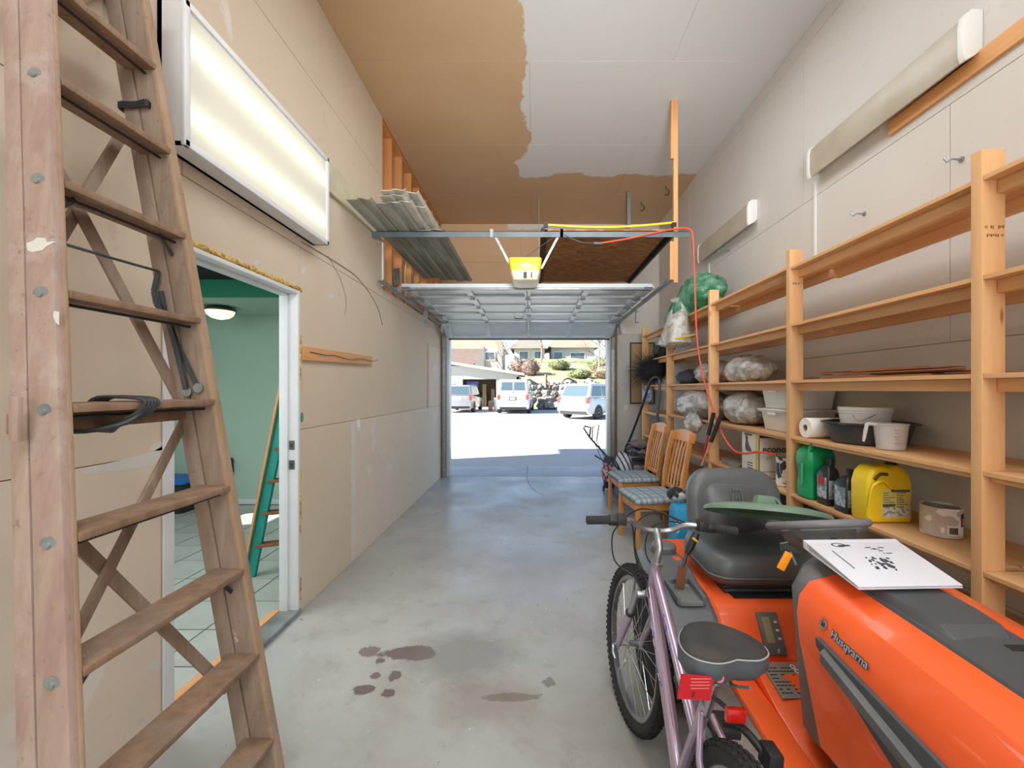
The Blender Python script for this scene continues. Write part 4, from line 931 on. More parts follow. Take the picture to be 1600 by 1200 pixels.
build(MB().box(1.757,1.82,2.0965,2.0972,.845,.895).box(1.826,1.89,2.0965,2.0972,.845,.895), 'white_panel', mk('white_label_panel','#d9d6cb',.5,h2='#9a988e',scale=60,lo=.5,hi=.55), t)
# silver paint can
sil = NT('scuffed_silver_can'); v_ = sil.mapping((1,1,1)); sil.col(sil.mix(sil.ramp(sil.noise(v_, 16, 2, .4), [(.55,0),(.58,1)]), lin('#c2bcb4'), lin('#f0eeea'))); sil.set(Roughness=.4, Metallic=.25)
t = can('paint_can', 'silver paint can with bar code alone on the shelf near the nearest post', 'can', (1.905, 1.95, .813), .075, .135, sil.m, M['steel'])
s = MB()
for k in range(9): s.obox(Vector((1.905,1.95,.85))+Matrix.Rotation(R(-112+k*3.0),3,'Z')@Vector((.0758,0,0)), (.001,.0035 if k % 2 else .002,.03), Matrix.Rotation(R(-112+k*3.0),3,'Z'))
build(MB().prism([(1.905+.0755*math.cos(R(a)), 1.95+.0755*math.sin(R(a))) for a in range(-117,-82,5)]+[(1.905+.074*math.cos(R(a)), 1.95+.074*math.sin(R(a))) for a in range(-87,-118,-5)], 'z', .83, .872), 'white_sticker', M['white_plastic'], t)
build(s, 'bar_code', M['black'], t)
build(MB().prism([(1.905+.0758*math.cos(R(a)), 1.95+.0758*math.sin(R(a))) for a in range(-72,-47,4)]+[(1.905+.074*math.cos(R(a)), 1.95+.074*math.sin(R(a))) for a in range(-48,-73,-4)], 'z', .868, .925), 'black_panel', M['black'], t)
build(MB().prism([(1.905+.0766*math.cos(R(a)), 1.95+.0766*math.sin(R(a))) for a in range(-68,-51,4)]+[(1.905+.075*math.cos(R(a)), 1.95+.075*math.sin(R(a))) for a in range(-52,-69,-4)], 'z', .875, .905), 'orange_panel', mk('orange_label','#d9732c',.5,var=0), t)
dkr = mk('dark_red_label', '#8e2230', .4, var=.3, scale=20)
can('paint_can', 'dark red labelled paint can on the lowest visible shelf behind the steering wheel', 'can', (1.83, 2.56, .501), .09, .19, dkr, M['steel_dark'])
t = can('glass_jar', 'small lidded jar left of the dark red can, below the oil bottles', 'jar', (1.75, 2.62, .501), .03, .20, M['glass'], M['steel'])
build(MB().box(1.72,2.0,3.1,3.5,.501,.74), 'storage_box', mk('slate_blue_box','#4b5f74',.6)); tag(bpy.data.objects['storage_box'], 'slate blue box on the low shelf behind the mower seat', 'box')
build(MB().box(1.72,1.98,3.50,3.80,.813,.86), 'flat_panel', mk('grey_flat_board','#8f8a86',.7)); tag(bpy.data.objects['flat_panel'], 'flat grey board lying on the shelf left of the carton', 'board')
# clear sacks
def bagmat(name, h, a, rough=.25):
    t = NT(name); t.col(t.mix(t.ramp(t.noise(t.mapping((1,1,1)), 9, 5, .65, 1.2), [(.42,0),(.6,1)]), lin(h), lin('#dcdcda'))); t.set(Roughness=rough, Alpha=a)
    t.b.inputs['Coat Weight'].default_value = .6
    t.bump(t.noise(t.mapping((1,1,1)), 11, 4, .55, 2.2), .9, .02); return t.m
sack = bagmat('clear_plastic_sack', '#a9a6a2', .82); inner = mk('grey_stuffing', '#a8a29c', .9, var=.2)
def sackobj(c, rx, ry, rz, seed, label, inn='#a8a29c', name='plastic_sack', grp='clear plastic sacks'):
    t = thing(name, label, 'bag', (c[0], c[1], c[2]-rz), grp)
    build(MB().blob(c, rx, ry, rz, seed, .14, 1.3, 44, 28, flat=-rz*.85, ridge=.12), 'bag_skin', sack, t, smooth=80)
    build(MB().blob(c, rx*.78, ry*.8, rz*.75, seed+1, .2, 1.6, 20, 12), 'contents', mk('sack_contents_'+str(seed), inn, .9, var=.2), t, smooth=80)
    return t
sackobj((1.865, 3.60, 1.655), .17, .30, .125, 3, 'clear plastic sack on the third tier right of the third post', '#a39488')
sackobj((1.87, 4.32, 1.66), .17, .30, .13, 5, 'clear plastic sack on the third tier left of the third post', '#8f8f95')
sackobj((1.86, 3.62, 1.325), .175, .28, .155, 7, 'rounded white sack on the fourth tier right of the third post', '#cdc8c0')
sackobj((1.80, 4.42, 1.325), .24, .42, .165, 9, 'large crinkled silver clear sack bulging over the fourth tier', '#a4a4aa')
s = MB().blob((1.61, 4.20, 1.15), .07, .14, .10, 12, .2, 2, 22, 14, ridge=.4); 
o = build(s, 'sack_corner', sack, [q for q in bpy.data.objects if q.get('label','').startswith('large crinkled')][0], smooth=80)
t = thing('plastic_sack', 'dark stuffed sack on the third tier left of the fourth post', 'bag', (1.86, 5.0, 1.55)); build(MB().blob((1.86,4.98,1.63), .14,.19,.09, 15, .2, 2), 'bag_skin', mk('slate_cloth','#4d5560',.8), t, smooth=80)
# bagged artificial plant on top
gb = thing('bagged_artificial_tree', 'green plant top in a clear bag drooping over the top shelf near the hanging post', 'plant', (1.72, 4.6, 1.95))
gmat = bagmat('green_seen_through_plastic', '#3f8560', .9); gt = NT('green_plastic_film'); gt.col(gt.mix(gt.ramp(gt.noise(gt.mapping((1,1,1)), 6, 4, .6, 1), [(.4,0),(.62,1)]), lin('#2f7a55'), lin('#7fb097'))); gt.set(Roughness=.3); gt.bump(gt.noise(gt.mapping((1,1,1)), 14, 4), .8, .02)
build(MB().blob((1.83, 4.55, 2.52), .24, .34, .20, 21, .2, 1.6, 40, 24, ridge=.14), 'upper_bundle', gt.m, gb, smooth=80)
s = MB(); rs = []
for k, (z, r, dx, dy) in enumerate([(2.48,.08,0,0),(2.44,.05,-.0,0),(2.38,.075,0,0),(2.30,.11,-.01,0),(2.18,.125,-.02,0),(2.06,.15,-.03,.0),(1.985,.17,-.04,0),(1.96,.12,-.04,0)]):
    rs.append([Vector((1.60+dx+r*1.0*math.cos(a)*(1+.22*noise.noise((a*1.3,k*.4,1))+.1*math.sin(a*7+k)), 4.60+dy+r*1.35*math.sin(a)*(1+.2*noise.noise((a*2,k*.3,4))), z)) for a in [2*math.pi*j/30 for j in range(30)]])
clb = bagmat('clear_dusty_bag', '#b8ae98', .88)
build(MB().rings(rs), 'hanging_bag', clb, gb, smooth=80)
s = MB(); rs = []
for k, (z, r) in enumerate([(2.43,.062),(2.36,.10),(2.27,.115),(2.22,.06)]): rs.append([Vector((1.595+r*math.cos(a)*(1+.25*math.sin(a*5)), 4.60+r*1.2*math.sin(a), z+.03*math.sin(a*6))) for a in [2*math.pi*j/24 for j in range(24)]])
build(MB().rings(rs), 'leafy_collar', gt.m, gb, smooth=80)
build(MB().tube([(1.49,4.42,2.02),(1.45,4.6,2.0),(1.49,4.8,2.03),(1.62,4.84,2.03),(1.74,4.7,2.06),(1.73,4.45,2.07),(1.6,4.38,2.04)], .013, 6, closed=True, sub=4), 'yellow_hem', mk('yellow_film','#d6c14b',.5), gb)
# black fluffy bundle
random.seed(8)
fz = thing('feather_bundle', 'black shaggy feathery bundle at the far end of the shelving', 'bundle', (1.66, 5.95, 1.55))
build(MB().blob((1.70, 5.92, 1.76), .17,.22,.15, 30, .25, 2), 'bundle_core', mk('black_fluff','#26262a',.9), fz, smooth=80)
s = MB()
for i in range(3600):
    th = random.uniform(0, 6.283); ph = math.acos(random.uniform(-1,1)); d = Vector((math.sin(ph)*math.cos(th), math.sin(ph)*math.sin(th), math.cos(ph)))
    L = random.uniform(.04,.12)+(.16 if d.x < -.3 and random.random() < .35 else 0)
    p0 = Vector((1.70+d.x*.15, 5.92+d.y*.19, 1.76+d.z*.13)); p1 = p0+d*L+Vector((random.uniform(-.04,.04),)*3)
    sd = d.cross(Vector((random.random(),random.random(),random.random()))).normalized()*.0016
    pm2 = p0.lerp(p1,.5)+Vector((random.uniform(-.02,.02),random.uniform(-.02,.02),random.uniform(-.005,.03)))
    s.add([p0-sd, p0+sd, pm2+sd*.8, p1, pm2-sd*.8], [(0,1,2,4),(4,2,3)])
build(s, 'feather_strands', mk('black_strand','#3a3a40',.8), fz, kind='stuff', smooth=0)
t = thing('fabric_bag', 'black mesh bag on the end shelf above the feathery bundle', 'bag', (1.76, 5.75, 1.9)); build(MB().blob((1.78,5.70,2.02), .12,.25,.10, 33, .3, 2.4, ridge=.3), 'bag_body', mk('black_mesh_bag','#2d2f30',.7), t, smooth=70)
s = MB().blob((1.66,6.05,1.42), .07,.12,.12, 35, .25, 2.2); tag(build(s, 'denim_bag', mk('denim','#5e7ba6',.8,h2='#c7d0dd',scale=25), smooth=70), 'small blue and white cloth bag hanging below the feathery bundle', 'bag')
# pictures frame on far wall
t = thing('pin_board', 'dark framed tan board on the far wall behind the shelving end', 'board', (1.72, YF-.02, 1.24))
build(MB().box(1.66, 2.04, YF-.022, YF-.0135, 1.26, 2.26), 'board_panel', mk('tan_pinboard', '#b59a72', .9, var=.1), t)
build(MB().box(1.64, 1.66, YF-.03, YF-.0135, 1.24, 2.28).box(2.04, 2.06, YF-.03, YF-.0135, 1.24, 2.28).box(1.66, 2.04, YF-.03, YF-.0135, 2.26, 2.28).box(1.66, 2.04, YF-.03, YF-.0135, 1.24, 1.26), 'board_frame', M['blacksteel'], t)
# ============================================================ FLOOR THINGS AT THE RIGHT
# dining chairs
oak = wood('honey_oak', '#dc9a55', '#cb8543', 'z', 1, .3, False)
def plaid():
    t = NT('plaid_cushion'); X, Y, Z = t.xyz(); c = lin('#b9c2c4')
    def band(a, per, wd, off=0): return t.ramp(t.math('FRACT', t.math('ADD', t.math('MULTIPLY', a, 1/per), off)), [(wd, 1), (wd+.02, 0)])
    k = t.mix(t.math('MULTIPLY', band(X, .11, .30), .7), c, lin('#6d93b4')); k = t.mix(t.math('MULTIPLY', band(Y, .11, .30), .65), k, lin('#6f95b0'))
    k = t.mix(t.math('MULTIPLY', band(X, .11, .06, .4), .7), k, lin('#4c6a58')); k = t.mix(t.math('MULTIPLY', band(Y, .11, .06, .4), .7), k, lin('#7b7f6a'))
    t.col(k); t.set(Roughness=.9); return t.m
pl = plaid()
def chair(loc, rz, label):
    t = thing('dining_chair', label, 'chair', loc, 'oak dining chairs', world=False, rot=(0,0,rz))   # local: facing -x, back at +x
    for y in (-.21, .21):
        build(MB().beam((-.23,y,0), (-.225,y*.98,.42), .038, .038, (0,1,0)), 'leg', oak, t, bevel=.004)
        s = MB(); pts = [(.26,y*.9,0),(.235,y*.9,.25),(.225,y*.9,.45),(.245,y*.9,.65),(.285,y*.88,.88),(.33,y*.85,1.06)]
        rs = [[Vector((x-.022,yy-.014,z)),Vector((x+.022,yy-.014,z)),Vector((x+.022,yy+.014,z)),Vector((x-.022,yy+.014,z))] for x,yy,z in smooth_path([Vector(q) for q in pts],3)]
        build(s.rings(rs), 'leg', oak, t, bevel=.003)
    build(MB().box(-.235,-.215,-.20,.20,.355,.42).box(.215,.235,-.18,.18,.355,.42).box(-.22,.22,-.215,-.195,.355,.42).box(-.22,.22,.195,.215,.355,.42), 'seat_frame', oak, t, bevel=.003)
    rs = [rr(-.01,0,hx,hy,z,.05,5) for z,hx,hy in ((.42,.235,.225),(.435,.25,.24),(.46,.25,.24),(.48,.225,.215),(.488,.17,.16))]
    build(MB().rings(rs), 'seat', pl, t, smooth=70)
    # curved crest rail
    s = MB(); rs = []
    for k in range(9):
        y = -.225+.45*k/8; cx = .315+.03*math.cos(y/.205*1.35); zt = 1.055+.035*math.cos(y/.205*1.4)
        rs.append([Vector((cx-.012,y,.975)),Vector((cx+.012,y,.975)),Vector((cx+.032,y,zt)),Vector((cx+.008,y,zt))])
    build(s.rings(rs), 'crest_rail', oak, t, bevel=.003)
    build(MB().box(.225,.245,-.18,.18,.50,.54), 'lower_back_rail', oak, t, bevel=.003)
    for q in (-.125,-.0625,0,.0625,.125):
        pts = [Vector((.235,q,.52)),Vector((.262,q,.68)),Vector((.30,q,.85)),Vector((.345,q*1.1,1.0))]
        rs = [[Vector((x-.006,yy-.013,z)),Vector((x+.006,yy-.013,z)),Vector((x+.006,yy+.013,z)),Vector((x-.006,yy+.013,z))] for x,yy,z in smooth_path(pts,4)]
        build(MB().rings(rs), 'slat', oak, t, bevel=.002)
    return t
chair((1.16, 4.10, 0), R(9), 'nearer oak dining chair with blue plaid seat beside the riding mower')
chair((1.20, 4.98, 0), R(6), 'farther oak dining chair with blue plaid seat behind its twin')
# push mower with stuff on it
pm = thing('push_mower', 'walk-behind lawn mower with tall black tube handle against the shelves', 'mower', (1.45, 5.75, 0))
dk = mk('dark_engine', '#34353a', .5, .3, var=.3, scale=12)
build(MB().rings([rr(1.45,5.85,.22,.30,.12,.08), rr(1.45,5.85,.26,.33,.15,.08), rr(1.45,5.85,.24,.31,.24,.08), rr(1.45,5.85,.17,.22,.28,.08)]), 'deck', mk('grey_deck','#5a5d62',.5), pm)
for x in (1.20, 1.70):
    for y in (5.55, 6.15):
        build(MB().lathe([(.03,-.03),(.085,-.025),(.10,-.02),(.10,.02),(.085,.025),(.03,.03)], (x,y,.10), 22, Mx), 'wheel', M['rubber'], pm)
build(MB().rings([rr(1.43,5.75,.14,.15,.28,.03), rr(1.43,5.75,.15,.16,.40,.03), rr(1.43,5.75,.13,.14,.50,.03), rr(1.43,5.75,.10,.11,.53,.03)]), 'engine', dk, pm)
build(MB().box(1.34,1.50,5.56,5.60,.40,.47), 'engine_shroud', M['steel'], pm, bevel=.004)
build(MB().box(1.36,1.56,5.55,5.59,.31,.36), 'engine_label', mk('faded_label','#9b938c',.6), pm)
build(MB().tube([(1.27,5.72,.70),(1.31,5.68,.80),(1.42,5.50,1.22),(1.50,5.40,1.55),(1.535,5.38,1.63),(1.60,5.36,1.64),(1.625,5.36,1.58),(1.60,5.33,1.3),(1.52,5.22,.75),(1.46,5.18,.45)], .017, 10, sub=4), 'handle', M['blacksteel'], pm)
build(MB().tube([(1.27,5.72,.70),(1.26,5.75,.62),(1.27,5.8,.3)], .012, 8), 'handle_lower', M['blacksteel'], pm)
cl_ = mk('patterned_cloth', '#8b7f88', .9, h2='#3e3a4c', scale=30, lo=.45, hi=.55)
s = MB().blob((1.47,5.72,.635), .20,.22,.075, 41, .3, 2.2, flat=-.06, ridge=.3); tag(build(s, 'folded_blanket', cl_, smooth=70), 'crumpled grey mauve patterned cloth on top of the push mower', 'cloth')
s = MB().blob((1.47,5.70,.74), .18,.2,.05, 43, .3, 2.2, flat=-.04, ridge=.3); tag(build(s, 'folded_blanket', mk('mauve_cloth','#75676c',.9,h2='#a39a9c',scale=20), smooth=70), 'brownish cloth lying on the patterned cloth over the push mower', 'cloth')
strp = NT('striped_canvas'); X_, Y_, Z_ = strp.xyz(); strp.col(strp.mix(strp.ramp(strp.math('FRACT', strp.math('MULTIPLY', strp.math('ADD', X_, strp.math('MULTIPLY', Z_, .4)), 16)), [(.35,0),(.4,1),(.7,1),(.75,0)]), lin('#d5d6dc'), lin('#39456b'))); strp.set(Roughness=.9)
t = thing('shopping_bag', 'blue and white striped canvas bag in front of the push mower', 'bag', (1.22, 5.55, 0)); build(MB().blob((1.22,5.62,.40), .12,.16,.24, 45, .2, 2, ridge=.2), 'bag_body', strp.m, t, smooth=70)
t = thing('shopping_bag', 'red and white patterned bag low beside the garage door jamb', 'bag', (1.12, 5.9, 0)); build(MB().blob((1.10,5.95,.30), .13,.15,.14, 47, .25, 2, ridge=.2), 'bag_body', mk('red_white_print','#c9c3c6',.8,h2='#a03040',scale=22,lo=.48,hi=.52), t, smooth=70)
# shovel and thin rod, luggage trolley
sv = thing('snow_shovel', 'long black handled shovel with grip leaning out over the driveway beside the chairs', 'shovel', (1.15, 5.6, .3))
a = W(966, 733, 5.5); b = W(921, 683, 6.3)
build(MB().cyl(a, b, .014, 8), 'shaft', M['blacksteel'], sv)
g1, g2 = W(912, 669, 6.35), W(923, 668, 6.35)
build(MB().tube([b, g1, g1+Vector((.02,0,.03)), g2, b], .013, 8), 'grip', M['black'], sv)
build(MB().hexa([a+Vector(q) for q in ((-.02,-.12,-.35),(.0,-.12,-.35),(.0,.2,-.35),(-.02,.2,-.35),(-.01,-.08,.0),(.01,-.08,.0),(.01,.12,.0),(-.01,.12,.0))]), 'blade', M['blacksteel'], sv, bevel=.003)
rd = MB().cyl(W(930,712,6.0), W(957,728,5.6), .012, 8); tag(build(rd, 'umbrella_handle', M['black']), 'short black rod sticking out left below the shovel shaft', 'rod')
tr = thing('luggage_trolley', 'thin telescopic trolley handle standing up beside the shovel grip', 'trolley', (.98, 6.2, .3))
build(MB().tube([W(925,689,6.2), W(926,667,6.2), W(936,664,6.2), W(932,690,6.2)], .009, 6), 'handle', M['steel_dark'], tr)
build(MB().beam(W(928,690,6.2), Vector((1.08,6.15,.3)), .012, .008).beam(W(933,690,6.2), Vector((1.14,6.15,.3)), .012, .008).box(1.04,1.18,6.1,6.2,.04,.5), 'trolley_frame', M['steel_dark'], tr)
for x in (1.03, 1.19): build(MB().lathe([(.01,-.015),(.04,-.012),(.04,.012),(.01,.015)], (x,6.1,.04), 14, Mx), 'wheel', mk('blue_wheel','#35508a',.5), tr)
# leaning garden tools
def tool(name, top, bot, segs_, label):
    t = thing(name, label, 'tool', (bot[0], bot[1], 0)); a, b = Vector(bot), Vector(top)
    for nm, u, v, r, m in segs_: build(MB().cyl(a.lerp(b, u), a.lerp(b, v), r, 10), nm, m, t)
    return t
ash = wood('ash_handle', '#c99a76', '#b5835c', 'z', 1, .5, False)
tp, bt = (1.635, 3.62, 1.275), (1.33, 4.0, .02)
tool('garden_tool', tp, bt, [('shaft', 0, .80, .011, ash), ('grip', .80, 1, .019, M['black']), ('sleeve', .46, .62, .016, M['black'])], 'wood shafted tool with black grip leaning on the third shelf post')
tool('garden_tool', (1.60, 3.70, 1.28), (1.42, 3.95, .02), [('shaft', 0, .84, .009, M['red']), ('grip', .84, 1, .018, M['black'])], 'red shafted tool with black grip beside the wood shafted one')
# clutter between chair and mower
bg_ = mk('bright_blue_bag', '#1f9bd0', .5, h2='#e0ecf2', scale=8, lo=.6, hi=.66)
t = thing('reusable_bag', 'bright blue shopping bag on the floor behind the handlebars', 'bag', (1.28, 3.4, 0)); build(MB().rings([rr(1.28,3.45,.12,.08,.01,.02), rr(1.28,3.45,.14,.10,.2,.02), rr(1.28,3.45,.13,.09,.50,.02), rr(1.28,3.45,.12,.05,.54,.02)]), 'bag_body', bg_, t, smooth=60)
s = MB().blob((1.22,3.55,.60), .08,.10,.06, 51, .1, 2); tag(build(s, 'bicycle_helmet', mk('black_white_helmet','#2c2e30',.4,h2='#dcdcd8',scale=5,lo=.5,hi=.54), smooth=70), 'black and cream helmet on top of the blue shopping bag', 'helmet')
s = MB().blob((1.50,3.35,.36), .13,.14,.16, 53, .2, 2.4, ridge=.3); tag(build(s, 'cloth_bundle', mk('blue_white_cloth','#d5d8dc',.8,h2='#27427c',scale=14,lo=.47,hi=.52), smooth=70), 'blue and white cloth bundle left of the mower backrest', 'cloth')
t = thing('fuel_can', 'red plastic fuel can tucked beside the mower seat', 'can', (1.36, 3.1, 0)); build(MB().rings([rr(1.36,3.1,.11,.10,.01,.03), rr(1.36,3.1,.12,.11,.2,.03), rr(1.36,3.1,.09,.08,.28,.03)]), 'can_body', M['red'], t, smooth=60)
build(MB().tube([(1.30,3.05,.27),(1.27,3.0,.36),(1.31,2.98,.44)], .018, 8, sub=3), 'spout', M['red'], t)
s = MB().blob((1.55,4.65,.25), .14,.3,.24, 57, .2, 2); tag(build(s, 'dark_duffel_bag', mk('dark_duffel','#3a3336',.8), smooth=70), 'dark bag on the floor behind the two chairs', 'bag')
s = MB().rings([rr(1.56,3.75,.08,.2,.01,.02), rr(1.56,3.75,.08,.2,.62,.02)]); tag(build(s, 'cardboard_box', brn, bevel=.002), 'tan cardboard box standing behind the nearer chair', 'box')
# ============================================================ RIDING MOWER
org = NT('orange_painted_bodywork'); ov = org.mapping((1,1,1))
oc = org.mix(org.ramp(org.noise(ov, 3, 4), [(.4,0),(.75,.35)]), lin('#f8642c'), lin('#e8724a'))
oc = org.mix(org.ramp(org.noise(org.mapping((1,1,1),(3,3,1)), 34, 4, .7), [(.70,0),(.74,.5)]), oc, lin('#e9b49c')); org.col(oc); org.set(Roughness=.3); org.b.inputs['Coat Weight'].default_value = .35; ORG = org.m
GRY = mk('grey_mower_plastic', '#6c6f72', .5, var=.15, scale=5, bump=.05)
DGR = mk('dark_hood_insert', '#4f5356', .5, var=.12, scale=3)
VIN = mk('grey_seat_vinyl', '#63676a', .38, var=.08, scale=3, bump=.05, bscale=120)
DUST = mk('dusty_foot_mat', '#8b8178', .8, h2='#6a625c', scale=7, bump=.3)
rm = thing('riding_mower', 'orange and grey riding mower facing the camera at the lower right', 'mower', (1.05, 1.6, 0))
XC = 1.045
# hood: cross sections from dash to nose
def hsec(y, hw, zt, zs, zb, k=1.0):
    pts = [(-hw*1.02, zb), (-hw*1.03, zs-.06), (-hw*1.0, zs), (-hw*.95, zs+(zt-zs)*.42), (-hw*.82, zs+(zt-zs)*.80), (-hw*.52, zt-.002), (0, zt+.008)]
    full = pts+[(-x, z) for x, z in reversed(pts[:-1])]
    return [Vector((XC+x, y, z)) for x, z in full]
def hp(y):
    t = (1.29-y)/.95
    return dict(hw=.245-.012*t-.05*max(0,t-.6)**1.0, zt=.925-.055*t-.10*max(0,t-.75), zs=.815-.075*t-.04*max(0,t-.75), zb=.50)
rs = []
for i in range(13):
    y = 1.29-.95*i/12; h = hp(y); ybk = y
    sec_ = hsec(y, h['hw'], h['zt'], h['zs'], h['zb'])
    if i == 0:   # rear edge is curved: lower corners set forward
        for q in sec_: q.y = y-.015-.12*max(0,(.84-q.z)/.34)
    if i == 1:
        for q in sec_: q.y = y-.08*max(0,(.84-q.z)/.34)
    rs.append(sec_)
rs.append([Vector((XC+(q.x-XC)*.8, q.y-.05, q.z*.9+.05)) for q in rs[-1]])
build(MB().rings(rs), 'hood', ORG, rm, smooth=38)
# centre insert
s = MB(); rs = []
for i in range(12):
    y = 1.275-.90*i/11; h = hp(y); w_ = .118-.02*i/11; zt = h['zt']
    rs.append([Vector((XC-w_, y, zt-.005)), Vector((XC-w_+.006, y, zt+.007)), Vector((XC, y, zt+.013)), Vector((XC+w_*.8-.006, y, zt+.009)), Vector((XC+w_*.8, y, zt-.003)), Vector((XC, y, zt-.02))])
build(s.rings(rs), 'hood_insert', DGR, rm, smooth=50)
s = MB(); rs = []
for y, hh, w_ in ((1.27,.018,.108),(1.05,.026,.100),(.985,.024,.093),(.955,.004,.082)):
    zt = hp(y)['zt']+.004; rs.append([Vector((XC-.012-w_*.9, y, zt)), Vector((XC-.012-w_*.9+.012, y, zt+hh)), Vector((XC-.012+w_*.9-.012, y, zt+hh)), Vector((XC-.012+w_*.9, y, zt))])
build(s.rings(rs), 'air_scoop', DGR, rm, bevel=.003)
build(MB().obox((XC+.045,.925,hp(.925)['zt']+.0125),(.075,.02,.003)), 'badge_recess', M['black'], rm, bevel=.001)
# side vent and lettering
def sidept(y, f, off=.0):  # point on the left flank: f 0 = shoulder line, 1 = crest
    h = hp(y); x0, z0 = -h['hw']*1.0, h['zs']; x1, z1 = -h['hw']*.95, h['zs']+(h['zt']-h['zs'])*.42; x2, z2 = -h['hw']*.82, h['zs']+(h['zt']-h['zs'])*.80
    if f < .4: t = f/.4; x, z = x0+(x1-x0)*t, z0+(z1-z0)*t
    else: t = (f-.4)/.6; x, z = x1+(x2-x1)*t, z1+(z2-z1)*t
    n = Vector((-.8, 0, .6)).normalized()
    return Vector((XC+x, y, z))+n*off
a0, b0 = sidept(1.10, .58), sidept(.98, .58)
nrm = (sidept(1.07,.4)-sidept(1.07,0))
FR = frame((0,-1,-.055), nrm)
ctr = sidept(1.068, .22, .0025)
lt = text('Husqvarna', .029, mk('letter_edge','#3b4046',.4,var=0), rm, ctr, FR, .0008, 'lettering', bold=.0018)
text('Husqvarna', .029, mk('letter_silver','#a9b6c2',.35,.2,var=0), rm, ctr+FR@Vector((0,0,.0012)), FR, .0006, 'lettering_face', bold=.0002)
c = sidept(1.160, .24, .003); em = MB().lathe([(.001,0),(.013,0),(.013,.002),(.011,.002),(.011,.001),(.001,.001)], c, 22, FR); build(em, 'round_badge', M['chrome'], rm)
text('H', .016, mk('badge_ink','#2e3238',.4,var=0), rm, c+FR@Vector((0,0,.0015)), FR, .0006, bold=.0008)
for dx in (-.006, 0, .006): build(MB().obox(c+FR@Vector((dx,.0165,.001)), (.003,.005,.002), FR), 'badge_crown', M['chrome'], rm)
s = MB(); rs = []
for i in range(10):
    y = 1.165-.78*i/9; h = hp(y); t = i/9; top = h['zs']-.006-.03*t; low = top-.025-.16*min(1,t*1.8)
    x = XC-h['hw']*1.035
    rs.append([Vector((x-.004, y, low)), Vector((x-.006, y, top)), Vector((x+.012, y, top)), Vector((x+.012, y, low))])
build(s.rings(rs), 'side_vent', DGR, rm, bevel=.002)
s = MB(); rs = []
for i in range(10):
    y = 1.13-.74*i/9; h = hp(y); t = i/9; x = XC-h['hw']*1.035-.004; z = h['zs']-.035-.03*t-.05*min(1,t*1.8)
    rs.append([Vector((x-.012, y, z-.018)), Vector((x-.014, y, z+.010)), Vector((x+.0, y, z+.022)), Vector((x, y, z-.022))])
build(s.rings(rs), 'vent_blade', GRY, rm, smooth=50)
# chassis, front wheels
build(MB().box(XC-.19,XC+.19,.45,1.2,.28,.52), 'chassis', M['black'], rm, bevel=.01)
for sx in (-1, 1):
    w_ = build(MB().lathe([(.05,-.07),(.10,-.075),(.165,-.07),(.185,-.05),(.19,0),(.185,.05),(.165,.07),(.10,.075),(.05,.07)], (XC+sx*.36,.62,.19), 28, Mx), 'front_wheel', M['rubber'], rm)
    build(MB().lathe([(.001,-.078),(.09,-.076),(.10,-.06),(.10,.06),(.09,.076),(.001,.078)], (XC+sx*.36,.62,.19), 22, Mx), 'rim', M['white_plastic'], w_)
    w_ = build(MB().lathe([(.08,-.10),(.15,-.105),(.22,-.10),(.245,-.07),(.252,0),(.245,.07),(.22,.10),(.15,.105),(.08,.10)], (XC+sx*.40,2.06,.252), 30, Mx), 'rear_wheel', M['rubber'], rm)
    build(MB().lathe([(.001,-.10),(.13,-.095),(.15,-.08),(.15,.08),(.13,.095),(.001,.10)], (XC+sx*.40,2.06,.252), 22, Mx), 'rim', M['white_plastic'], w_)
# dash cowl
def dsec(y, hw, z1, z0, lift=0): return [Vector((XC-hw+.03,y,z0)), Vector((XC-hw-.005,y,z1-.09)), Vector((XC-hw+.03,y,z1-.02)), Vector((XC-.12,y,z1+.005)), Vector((XC,y,z1+.02)), Vector((XC+.12,y,z1+.005)), Vector((XC+hw-.03,y,z1-.02)), Vector((XC+hw+.005,y,z1-.09)), Vector((XC+hw-.03,y,z0))]
build(MB().rings([dsec(1.10,.15,.80,.45), dsec(1.255,.222,.905,.42), dsec(1.33,.215,.94,.42), dsec(1.38,.185,.93,.42), dsec(1.40,.15,.90,.42)]), 'dash_cowl', GRY, rm, smooth=50)
build(MB().lathe([(.06,.90),(.05,.96),(.001,.975)], (XC,1.40,0), 18), 'column_boot', GRY, rm)
# control lever with orange tag
kx, ky, kz = .842, 1.37, .935
build(MB().cyl((kx+.02,ky,kz-.02),(kx+.005,ky+.01,kz+.02),.010,10).obox((kx+.005,ky+.01,kz+.03),(.045,.016,.016), Matrix.Rotation(R(25),3,'Y')).tube([(kx-.025,ky,kz+.028),(kx-.03,ky,kz+.048),(kx-.008,ky,kz+.052),(kx-.004,ky,kz+.032)],.004,6), 'ignition_key', M['steel_dark'], rm)
build(MB().obox((kx-.022,ky-.01,kz-.005),(.026,.006,.062), Matrix.Rotation(R(28),3,'Y')), 'key_tag', mk('orange_tag','#f59a1c',.4,var=0), rm, bevel=.002)
